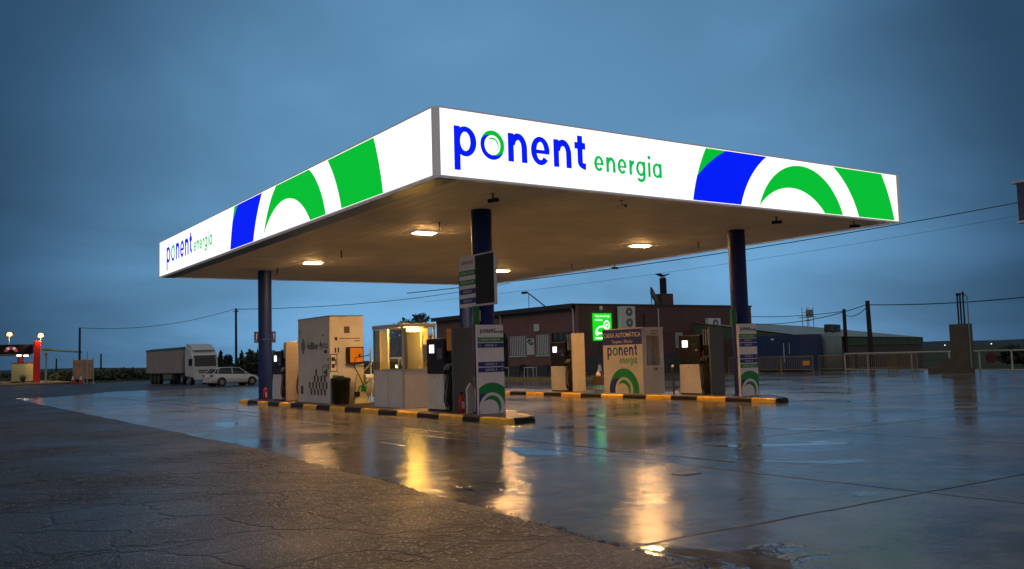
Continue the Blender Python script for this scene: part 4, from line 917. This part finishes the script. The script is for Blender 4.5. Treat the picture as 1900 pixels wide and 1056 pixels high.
# local x forward (towards the camera), y: left side of the truck is +y ... width 2.3
S_ = .86
b = MB(); b.box(0, 11.3, -1.15, 1.15, 1.05, 3.22, M_trailer); 
for i in range(12): b.box(i*.95+.2, i*.95+.26, -1.165, 1.165, 1.05, 3.2, M_trailer)
b.build('trailer', t)
b = MB(); b.prism([(-1.2, 3.2), (-1.18, 3.36), (-.6, 3.46), (.6, 3.46), (1.18, 3.36), (1.2, 3.2)], 'x', -.03, 11.35, M_tarp); b.build('tarp_cover', t)
b = MB(); b.box(0, 13.9, -.5, .5, .75, 1.0, M_black)
for x in (1.6, 2.8, 4.0):
    for s_ in (-1, 1): b.cyl((x, s_*.75, .45), (x, s_*1.1, .45), .45, M_rubber, n=20)
b.box(5.2, 8.0, -1.05, -.6, .5, .95, M_grey); b.box(5.2, 8.0, .6, 1.05, .5, .95, M_grey); b.build('chassis', t)
b = MB(); b.prism([(12.1, .75), (14.25, .6), (14.3, 1.5), (14.1, 2.45), (13.7, 3.0), (12.6, 3.38), (12.1, 3.40)], 'y', -1.13, 1.13, M_carw); b.build('cab', t, bevel=.06)
b = MB(); b.add([(14.335, -.98, 1.62), (14.335, .98, 1.62), (14.17, .95, 2.42), (14.17, -.95, 2.42)], [(0, 1, 2, 3)], M_glass_dark)
for s_ in (-1, 1): b.box(13.1, 13.95, min(s_*1.12, s_*1.14), max(s_*1.12, s_*1.14), 1.65, 2.3, M_glass_dark)
b.build('window', t, fixn=False)
b = MB(); b.box(14.0, 14.30, -1.0, 1.0, 2.50, 2.58, M_glass_dark); b.build('sun_visor', t)
b = MB(); b.prism([(12.0, 3.38), (12.7, 3.40), (13.6, 3.05), (13.9, 3.0), (13.95, 3.08), (12.8, 3.62), (12.0, 3.66)], 'y', -.98, .98, M_carw); b.box(13.2, 13.9, -.7, .7, 3.0, 3.02, M_black); b.build('roof_fairing', t, bevel=.03)
b = MB(); b.box(14.26, 14.4, -1.05, 1.05, .42, .95, M_carw); b.box(14.33, 14.35, -.6, .6, 1.02, 1.12, M_grey); b.box(14.33, 14.35, -.6, .6, 1.2, 1.3, M_grey); b.build('bumper', t, bevel=.03)
for s_ in (-1, 1):
    b = MB(); b.box(14.05, 14.2, min(s_*1.16, s_*1.42), max(s_*1.16, s_*1.42), 1.7, 2.3, M_black); b.build('mirror', t, bevel=.02)
    b = MB(); b.box(14.39, 14.42, min(s_*.65, s_*.98), max(s_*.65, s_*.98), .62, .82, M_print_w); b.build('headlight', t)
    for x in (13.4, 11.2):
        b = MB(); b.cyl((x, s_*.8, .45), (x, s_*1.12, .45), .45, M_rubber, n=24); b.cyl((x, s_*1.115, .45), (x, s_*1.13, .45), .22, M_chrome, n=16); b.build('wheel', t)

# ------------------------------------------------------------------ poles and wires
def catenary(a, b_, sag, n=24):
    a, b_ = Vector(a), Vector(b_); return [a+(b_-a)*(i/n)-Vector((0, 0, sag*4*(i/n)*(1-i/n))) for i in range(n+1)]
def wire(a, b_, sag, r_, lb):
    w_ = MB(); w_.tube(catenary(a, b_, sag), r_, M_wire, 5); tag(w_.build('power_line'), lb, 'power line', 'overhead power lines')
def upole(x, y, h, r_, lb, arm=True, lean=(0, 0), z0=-.05):
    t = thing('utility_pole', lb, 'utility pole', (x, y, z0), 0, 'utility poles')
    b = MB(); b.cyl((0, 0, 0), (lean[0], lean[1], h-z0), r_, M_pole, r_*.75, 12); b.build('pole', t)
    if arm: b = MB(); b.box(lean[0]-.35, lean[0]+.35, -.05, .05, h-.45-z0, h-.37-z0, M_pole); b.cyl((.2, 0, h-.37-z0), (.2, 0, h-.2-z0), .05, M_steel); b.build('insulator_arm', t)
upole(26.1, 98.2, 8.85, .17, 'tall dark pole rising behind the white hatchback'); upole(8.4, 101, 6.62, .15, 'dark pole rising behind the plywood screen', False)
upole(48.9, 23.0, 5.0, .20, 'thick dark pole beside the green warehouse, carrying several wires', False, (-.15, 0), -.9)
upole(23.6, 234, 4.6, .22, 'short distant pole on the field left of the plywood screen', False); upole(29.5, 209, 5.2, .22, 'distant pole on the dark field right of the plywood screen', False)
upole(37.5, 58.5, 9.5, .22, 'leaning dark pole rising behind the rose building roof', False, (-1.0, 0)); upole(60.5, 33.5, 5.1, .2, 'thin dark pole behind the blue container', False, z0=-1)
wire((8.4, 101, 6.6), (26.0, 98.2, 8.8), .9, .030, 'thin wire sagging between the two left poles')
wire((26.1, 98.2, 8.75), (68, 98, 13.0), .9, .04, 'wire running right from the tall pole towards the canopy')
wire((92, 20, 17.6), (36.8, 72, 9.0), 1.0, .045, 'long wire crossing the sky from the right edge behind the canopy')
wire((96, 18, 17.0), (40, 74, 8.2), 1.0, .014, 'faint lower wire parallel to the long sky wire')
wire((48.8, 23.0, 4.7), (47.0, -4, 5.9), .8, .035, 'wire running from the thick pole out to the right')
wire((48.8, 23.0, 4.75), (52, 41, 4.6), .9, .03, 'upper wire running left from the thick pole to the rose building'); wire((48.8, 23.0, 4.65), (60.5, 33.5, 4.6), .4, .03, 'lower wire running left from the thick pole'); wire((60.5, 33.5, 4.9), (53.9, 42, 5.0), .3, .03, 'short wire from the container pole to the rose building')

# ------------------------------------------------------------------ right background
t = thing('shipping_container', 'dark blue shipping container behind the crowd barriers', 'container', (44.6, 25.8, 0))
b = MB(); b.box(0, 2.4, 0, 6.0, .1, 2.7, M_cont)
for i in range(20): b.box(-.02, 0, .15+i*.29, .27+i*.29, .2, 2.6, M_cont)
b.build('container_body', t); b = MB(); b.box(-.03, -.021, 1.5, 1.56, .7, 2.1, M_blind); b.box(-.03, -.021, 1.0, 1.04, 1.3, 2.1, M_blind); b.build('door_rod', t); b = MB(); b.box(-.03, -.021, 2.4, 2.7, 2.35, 2.48, M_blind); b.build('marking_plate', t)
t = thing('storage_tank', 'upright blue grey cylindrical tank beside the blue container', 'tank', (48.1, 25.9, -.3))
b = MB(); b.lathe([(.001, 0), (.82, 0), (.82, 2.8), (.6, 3.0), (.001, 3.1)], (0, 0, 0), M_tank, 24); b.build('tank_shell', t)
b = MB(); b.tube([(-.3, 0, 2.9), (-.3, 0, 3.5)], .03, M_black); b.tube([(-.5, 0, 3.15), (0, 0, 3.25), (.5, 0, 3.1)], .06, M_black); b.build('top_valve', t)
WA, WL = Vector((92.8, 46.2, 0)), (51.8, 30.5)
WU = Vector((WL[0]-WA.x, WL[1]-WA.y, 0)).normalized(); WD = Vector((-WU.y, WU.x, 0)); WD = WD if WD.y > 0 else -WD
WM = Matrix((( WD.x, WU.x, 0, WA.x), (WD.y, WU.y, 0, WA.y), (0, 0, 1, 0), (0, 0, 0, 1)))   # local x = depth, local y = along the front towards the left
t = thing('warehouse', 'long low warehouse with green upper cladding and pale roof beyond the white fence', 'warehouse', (0, 0, 0))
b = MB(); b.box(0, .3, 0, 46, -1.1, 1.85, M_wbrown, WM); b.box(.3, 20, 0, .3, -1.1, 2.5, M_wbrown, WM); b.box(.3, 23, 45.7, 46, -1.1, 2.6, M_wbrown, WM); b.add([WM @ Vector(v) for v in ((0, 45.9, 2.6), (23.5, 45.9, 2.6), (12, 45.9, 4.55), (0, 45.6, 2.6), (23.5, 45.6, 2.6), (12, 45.6, 4.55))], [(0, 1, 2), (5, 4, 3), (0, 2, 5, 3), (1, 4, 5, 2)], M_wgreen); b.build('wall', t)
b = MB(); b.box(-.1, .2, -.1, 46, 1.851, 2.65, M_wgreen, WM)
for i in range(60): b.box(-.14, -.1, i*.75, .12+i*.75, 1.86, 2.64, M_wgreen, WM)
b.build('cladding', t)
b = MB(); b.add([WM @ Vector(v) for v in [(-.25, -.3, 2.66), (-.25, 46, 2.66), (12, 46, 4.6), (12, 6, 4.45), (24, -.3, 2.66), (24, 46, 2.66)]], [(0, 1, 2, 3), (3, 2, 5, 4), (0, 3, 4)], M_wroof); b.build('roof', t)
t = thing('roof_skylights', 'pair of dark tilted skylight boxes on the warehouse roof', 'skylight', Vector((71.0, 42.0, 3.3)), math.atan2(WU.y, WU.x))
for d_ in (0, 2.1):
    b = MB(); b.prism([(d_, -.15), (d_+1.7, -.15), (d_+1.5, .75), (d_-.1, .75)], 'y', -.3, .3, M_roof); b.build('skylight_box', t)
t = thing('silo_tower', 'small lattice work tower with platform behind the warehouse', 'tower', (80.5, 53.0, -1))
b = MB()
for a in (-.45, .45):
    for c_ in (-.45, .45): b.cyl((a, c_, 0), (a, c_, 7.6), .045, M_steel, n=6)
for z in range(1, 8):
    for a in (-.45, .45): b.box(a-.02, a+.02, -.45, .45, z-.02, z+.02, M_steel); b.box(-.45, .45, a-.02, a+.02, z-.02, z+.02, M_steel)
b.build('lattice', t); b = MB(); b.box(-.7, .7, -.8, .8, 6.4, 6.46, M_steel); b.box(-.2, .3, -.5, .1, 6.46, 7.3, M_tank); b.build('platform', t)

# crowd barriers
def barrier(p, q, lb, h=1.15, z0=0.0, m_=None, orange=False):
    m_ = m_ or M_barr; p = Vector((*p, z0)); q = Vector((*q, z0)); d = (q-p); L = d.length; rz = math.atan2(d.y, d.x)
    t = thing('crowd_barrier', lb, 'barrier', p, rz, 'metal crowd barriers before the blue container')
    b = MB(); b.tube([(0, 0, 0), (0, 0, h), (L, 0, h), (L, 0, 0)], .032, m_, 6); b.tube([(0, 0, .28), (L, 0, .28)], .025, m_, 6)
    for i in range(1, 18): b.cyl((L*i/18, 0, .28), (L*i/18, 0, h), .014, m_, n=5, caps=False)
    for x in (.25, L-.25): b.tube([(x, -.3, 0), (x, 0, .10), (x, .3, 0)], .02, m_, 5)
    b.build('barrier_frame', t)
    if orange: b = MB(); b.box(L*.7, L*.9, -.03, .03, .55, .85, M_orange); b.build('orange_tag', t)
barrier((39.7, 28.3), (39.7, 25.9), 'cream crowd barrier just left of the right price pillar'); barrier((39.8, 25.6), (39.7, 23.6), 'cream crowd barrier just right of the right price pillar'); barrier((39.5, 23.5), (39.9, 21.2), 'cream crowd barrier with small orange tag', orange=True)
barrier((40.4, 21.1), (42.1, 19.7), 'yellowish crowd barrier before the cylindrical tank'); barrier((42.4, 19.5), (44.0, 17.9), 'yellowish crowd barrier before the brown warehouse wall'); barrier((44.2, 18.6), (44.3, 16.6), 'last yellowish crowd barrier against the white fence')

# white rail fence along the right edge
t = thing('rail_fence', 'long white two rail fence along the edge of the lot', 'fence', (0, 0, 0))
pts = [(45.2, 22.6), (44.9, 20.6), (44.5, 17.1), (43.9, 14.2), (43.3, 12.0), (42.7, 9.8), (42.1, 7.2), (41.4, 4.5), (40.8, 2)]
for z in (1.22, .12):
    b = MB(); b.tube([(x, y, z) for x, y in pts], .045 if z > 1 else .04, M_rail, 8); b.build('rail', t)
for x, y in pts: b = MB(); b.cyl((x, y, -.05), (x, y, 1.25), .05, M_rail, n=10); b.build('post', t)

t = thing('round_sign', 'dark red round no entry style sign hanging on the white fence', 'sign', (42.85, 11.05, .82))
b = MB(); M90 = Matrix.Rotation(R(90), 4, 'Y') @ Matrix.Identity(4); b.cyl((-.06, 0, 0), (-.03, 0, 0), .32, mat('dull_red', (.16, .02, .03), .6), n=28); b.build('disc', t)
b = MB(); b.cyl((-.068, 0, 0), (-.061, 0, 0), .22, M_wbrown, n=24); b.build('inner_disc', t)
b = MB(); b.box(-.076, -.07, -.22, .22, -.03, .03, mat('dull_red'), Matrix.Rotation(R(45), 4, 'X')); b.box(-.076, -.07, -.22, -.031, -.03, .03, mat('dull_red'), Matrix.Rotation(R(-45), 4, 'X')); b.box(-.076, -.07, .031, .22, -.03, .03, mat('dull_red'), Matrix.Rotation(R(-45), 4, 'X')); b.build('cross', t)
t = thing('vent_block', 'tall dark concrete block stepped on its left, topped by vent pipes', 'concrete block', (0, 0, 0))
b = MB(); b.box(40.5, 41.0, 11.02, 12.12, -.05, 2.8, M_conc); b.box(40.51, 40.98, 12.121, 12.75, -.05, .85, M_conc); b.box(40.52, 40.96, 12.751, 13.6, -.05, .36, M_conc); b.build('block', t, bevel=.02)
for i, yy in enumerate((11.62, 11.46, 11.28)):
    b = MB(); b.cyl((40.7, yy, 2.8), (40.7, yy, 4.52+.06*(i == 2)), .045, M_black, n=10); b.cyl((40.7, yy, 4.42+.06*(i == 2)), (40.7, yy, 4.56+.06*(i == 2)), .07, M_black, n=10); b.build('vent_pipe', t)
b = MB(); b.tube([(40.45, 10.9, .3), (40.45, 10.9, 4.3), (40.45, 10.95, 4.42), (40.45, 11.03, 4.44), (40.45, 11.06, 4.36)], .035, M_tank, 8); b.build('vent_pipe', t)
# big station sign at the right edge
t = thing('totem_sign', 'dark blue station sign panel cut off by the right picture edge', 'sign', (28, 1.53, 0), R(-8))
b = MB(); b.box(0, .35, -2.6, 0, 6.56, 8.1, mat('totem_navy', (.006, .012, .07), .3)); b.build('panel', t)
b = MB(); b.box(-.08, .43, -2.7, .18, 8.10, 8.2, M_steel); b.box(-.04, .39, -2.7, .06, 6.47, 6.558, M_steel); b.build('frame', t); b = MB(); b.cyl((.17, -1.3, -.01), (.17, -1.3, 6.47), .14, M_steel); b.build('pole', t)

# ------------------------------------------------------------------ left background: red canopy, lamps, screen
t = thing('red_canopy', 'low canopy with black fascia and bright red posts at the far left', 'canopy', (0, 0, 0))
b = MB(); b.box(-22, 5.35, 117.6, 126, 3.95, 5.15, M_black); b.build('fascia', t)
b = MB(); b.box(-21.8, 5.2, 117.8, 125.8, 3.80, 3.948, mat('cream_soffit', (.4, .4, .36), .6)); b.build('soffit', t)
for x, y in ((5.75, 117.2), (4.6, 124.5), (-9, 124.5)): b = MB(); b.box(x-.38, x+.38, y-.38, y+.38, .1, 5.55 if y < 120 else 3.8, mat('bright_red_post', (.65, .015, .01), .4)); b.build('post', t, bevel=.03)
fc = Fr((1.7, 117.6, 3.95), (1, 0, 0), n=(0, -1, 0)); b = MB(); ce = mat('emblem_white', (.6, .6, .6), .5, emit=(1, 1, 1), es=.25); cr = mat('emblem_red', (.6, .03, .03), .5, emit=(1, .05, .05), es=.2)
for i in range(5): a = 22+34*i; flat(b, strip(arc(1.1, .2, .80, .75, a-15, a+15, 6), arc(1.1, .2, .42, .40, a-15, a+15, 6)), fc, .02, ce if i % 2 else cr)
b.build('fan_emblem', t, fixn=False)
t = thing('cream_partition', 'cream partition wall with dark plant shadow between the red posts', 'partition wall', (0, 0, 0))
b = MB(); b.box(3.2, 5.9, 121.0, 121.15, .3, 2.7, mat('lit_cream_wall', (.62, .60, .32), .8)); b.build('wall_panel', t); b = MB(); b.box(3.1, 6.0, 120.9, 121.25, 2.7, 2.8, M_red); b.box(3.1, 6, 120.95, 121.2, .16, .3, M_black); b.build('wall_frame', t)
b = MB()
for i in range(9): a = R(60+i*8+random.uniform(-4, 4)); b.tube([(4.5, 120.3, .16), (4.5+.5*math.cos(a), 120.3, .16+.5*math.sin(a)), (4.5+1.1*math.cos(a)+.1*math.cos(a*3), 120.25, .16+1.1*math.sin(a))], [.05, .06, .01], M_leaf, 5)
tag(b.build('potted_plant'), 'small dark spiky plant before the cream partition', 'plant')
GW = 'white lamps under the far red canopy'
for x, y, lb in ((3.9, 119.3, 'larger white lamp under the far red canopy, next to the red post'), (5.0, 122.0, 'smaller white lamp under the far red canopy, right one')):
    b = MB(); b.box(x-.24, x+.24, y-.2, y+.2, 3.68, 3.798, M_wl); tag(b.build('canopy_lamp', bevel=.02), lb, 'lamp', GW)
t = thing('parked_van', 'dark van with two lit white lamps under the far red canopy', 'van', (-1.2, 122.5, .16), R(-90))
b = MB(); b.prism([(-2.3, .35), (2.3, .35), (2.4, 1.0), (1.7, 1.2), (1.1, 2.1), (-2.2, 2.2), (-2.35, 1.4)], 'y', -.95, .95, M_black); b.build('body', t, bevel=.08)
b = MB(); b.add([(1.75, -.8, 1.22), (1.75, .8, 1.22), (1.2, .75, 2.0), (1.2, -.75, 2.0)], [(0, 1, 2, 3)], M_glass_dark); b.build('window', t, fixn=False)
for s_ in (-1, 1): wheel(t, 1.5, s_*.85, .36, .22, s_); wheel(t, -1.5, s_*.85, .36, .22, s_)
def flood(x, y, z, lb, z0):
    t = thing('floodlight', lb, 'floodlight', (x, y, 0), 0, 'orange floodlights at the far left')
    b = MB(); b.cyl((0, 0, z0), (0, 0, z), .05, M_pole); b.build('pole', t)
    b = MB(); b.box(-.45, .45, -.10, .25, z-.05, z+.5, M_black); b.build('housing', t, bevel=.05)
    b = MB(); b.sphere((0, -.12, z+.22), .34, M_sod, sz=.8); b.build('lamp_glass', t, bevel=.05)
flood(6.2, 117.4, 6.1, 'nearer and bigger orange floodlight above the red post', 5.4); flood(3.4, 126.5, 6.6, 'smaller orange floodlight above the black fascia', 5.1)
for x, y, z in ((6.2, 116.9, 6.2), (3.4, 126.0, 6.7)):
    l = bpy.data.lights.new('floodlight_beam', 'SPOT'); l.energy = 2600; l.color = (1, .55, .16); l.spot_size = R(130); l.spot_blend = .6; l.shadow_soft_size = .3
    o = bpy.data.objects.new('floodlight_beam', l); C.objects.link(o); o.location = (x, y, z); o.rotation_euler = (R(35), 0, 0)
t = thing('height_barrier', 'white post with long horizontal height limit bar at the far left', 'height barrier', (0, 0, 0))
b = MB(); b.cyl((4.98, 102.1, 0), (4.98, 102.1, 3.75), .11, M_rail, n=12); b.cyl((4.98, 102.1, 0), (4.98, 102.1, .12), .3, M_rail, n=12); b.build('post', t)
b = MB(); b.cyl((4.4, 101.5, 4.1), (8.75, 101.6, 3.75), .11, M_cream, n=8); b.build('crossbar', t)  # cream tint puts the yellow lamplight into the bar's colour
b = MB(); b.sphere((4.95, 102.1, 3.62), .2, M_cream); b.box(4.5, 5.4, 101.3, 101.45, 4.05, 4.25, M_cream); b.build('end_fitting', t)
b = MB(); b.cyl((8.6, 97, 0), (8.6, 97, 3.7), .05, M_rail, n=8); b.build('post', t)
t = thing('plywood_screen', 'tall plywood screen on metal feet at the far left', 'screen', (0, 0, 0))
for (xa, ya, xb, yb) in ((7.35, 98.6, 8.35, 98.2), (8.36, 98.2, 9.35, 97.9)):
    b = MB(); b.add([(xa, ya, .55), (xb, yb, .55), (xb, yb, 2.75), (xa, ya, 2.75), (xa, ya+.06, .55), (xb, yb+.06, .55), (xb, yb+.06, 2.75), (xa, ya+.06, 2.75)], [(0, 1, 2, 3), (7, 6, 5, 4), (0, 4, 5, 1), (1, 5, 6, 2), (2, 6, 7, 3), (3, 7, 4, 0)], M_ply); b.build('plywood_board', t)
b = MB()
for x, y in ((7.35, 98.5), (8.4, 98.1), (9.4, 97.8)): b.cyl((x, y, .02), (x, y, 3.0), .045, M_rail, n=8); b.cyl((x, y, .018), (x, y, .12), .2, M_rail, .08, 10)
b.build('upright', t)

# ------------------------------------------------------------------ vegetation
def leafy(x, y, h, rad, lb, z0=-.1, n=900, grp='dark trees in the background', conifer=False, ls=.28):
    t = thing('conifer_tree' if conifer else 'leafy_tree', lb, 'tree', (x, y, z0), 0, grp)
    b = MB(); b.tube([(0, 0, 0), (.1, 0, h*.4), (.0, .1, h*.8)], [h*.03, h*.02, h*.008], M_bark, 7)
    if not conifer:
        for i in range(6): a = i*1.1; b.tube([(0, 0, h*.3), (rad*.45*math.cos(a), rad*.45*math.sin(a), h*.55), (rad*.75*math.cos(a), rad*.75*math.sin(a), h*.72)], [h*.012, h*.008, h*.003], M_bark, 5)
    b.build('trunk', t)
    c_ = MB(); vs, fs = [], []
    cl_ = [(random.gauss(0, .42)*rad, random.gauss(0, .42)*rad, h*random.uniform(.38, .93), rad*random.uniform(.22, .42)) for _ in range(13)]
    for i in range(n):
        if conifer:
            q = random.random()**.7; z = h*(.08+.92*(1-q)); rr_ = rad*q*math.sqrt(random.random())*(.75+.25*math.sin(z*5)); a = random.uniform(0, 2*PI); p = Vector((rr_*math.cos(a), rr_*math.sin(a), z))
        else:
            cx, cy, cz, cr_ = random.choice(cl_); d = Vector((random.gauss(0, 1), random.gauss(0, 1), random.gauss(0, .8))).normalized()*cr_*random.random()**.4; p = Vector((cx, cy, cz))+d
        s_ = ls*random.uniform(.6, 1.3); u_ = Vector((random.gauss(0, 1), random.gauss(0, 1), random.gauss(0, 1))).normalized(); v_ = u_.orthogonal().normalized(); o_ = len(vs)
        vs += [p+u_*s_, p+v_*s_*.45, p-u_*s_, p-v_*s_*.45]; fs.append((o_, o_+1, o_+2, o_+3))
    c_.add(vs, fs, M_leaf2 if conifer else M_leaf); c_.build('crown', t, fixn=False)
leafy(42.8, 84.3, 7.0, 3.8, 'dark leafy tree seen between the tank cabinet and the booth', n=1800, ls=.4)
leafy(40.2, 81.3, 3.6, 2.4, 'low dark bush like tree just left of the booth', n=900, ls=.36)
def polar(u, d):
    a = YAW+math.atan((u-950)/FPX); return CAM.x+d*math.sin(a), CAM.y+d*math.cos(a)
# kinds along the far tree row: picture azimuth, distance, height
for u, d, h, rad, con, lb in ((407, 150, 4.6, 1.2, True, 'narrow conifer right beside the truck cab'), (417, 158, 3.9, 2.0, True, 'broad low conifer behind the hatchback roof'), (424, 150, 3.9, 1.6, True, 'broad conifer left of the tall pole'),
                              (437, 165, 3.2, 1.8, True, 'low conifer at the foot of the tall pole'), (446, 150, 4.6, .8, True, 'slim cypress just right of the tall pole'), (457, 155, 3.6, 1.6, True, 'low pointed conifer over the hatchback bonnet'),
                              (465, 150, 3.9, 1.5, True, 'pointed conifer left of the leafy tree'), (476, 140, 5.0, 2.1, False, 'leafy dark tree beside the far left column'), (483, 145, 4.6, 2.0, False, 'rounded dark tree partly behind the far left column'), (512, 140, 4.4, 2.2, False, 'rounded dark tree right of the far left column')):
    x, y = polar(u, d); leafy(x, y, h*.8+(.3 if con else -.2), rad, lb, n=420, conifer=con, ls=.38, grp='row of trees behind the lot')
# far hedge and scrub that read as one mass
def scrub(name, pts, h, wd, n, m_, ls=.35):
    b = MB(); vs, fs = [], []
    for i in range(n):
        k = random.random()*(len(pts)-1); j = int(k); f_ = k-j; p = Vector(pts[j]).lerp(Vector(pts[j+1]), f_); hh_ = h*(.6+.4*math.sin(k*9)*math.sin(k*23))
        q = Vector((p.x+random.gauss(0, wd), p.y+random.gauss(0, wd), random.random()**.8*hh_-.1)); u_ = Vector((random.gauss(0, 1), random.gauss(0, 1), random.gauss(0, 1))).normalized(); v_ = u_.orthogonal().normalized(); s_ = ls*random.uniform(.5, 1.4); o_ = len(vs)
        vs += [q+u_*s_, q+v_*s_*.6, q-u_*s_, q-v_*s_*.6]; fs.append((o_, o_+1, o_+2, o_+3))
    b.add(vs, fs, m_); tag(b.build(name, fixn=False), kind='stuff')
scrub('hedge', [(10, 128, 0), (20, 128, 0), (32, 120, 0), (40, 108, 0), (50, 96, 0)], 1.9, .8, 6000, M_leaf, .3)
scrub('field_scrub', [(-5, 150, 0), (25, 170, 0), (60, 150, 0)], 1.6, 3, 3000, M_leaf, .5)
scrub('far_bushes', [(75, 27, -1), (79, 24, -1), (82, 22, -1)], 1.8, .5, 1200, M_leaf2, .4)
# far lights at the foot of the hills
for u, v_, lb in ((1747, 642, 'left one of the tiny distant white lights'), (1833, 641, 'right one of the tiny distant white lights')):
    x, y = polar(u, 900); b = MB(); b.box(x-.35, x+.35, y-.35, y+.35, 1.6, 2.1, M_far); tag(b.build('distant_light'), lb, 'distant light', 'distant lights under the hills')
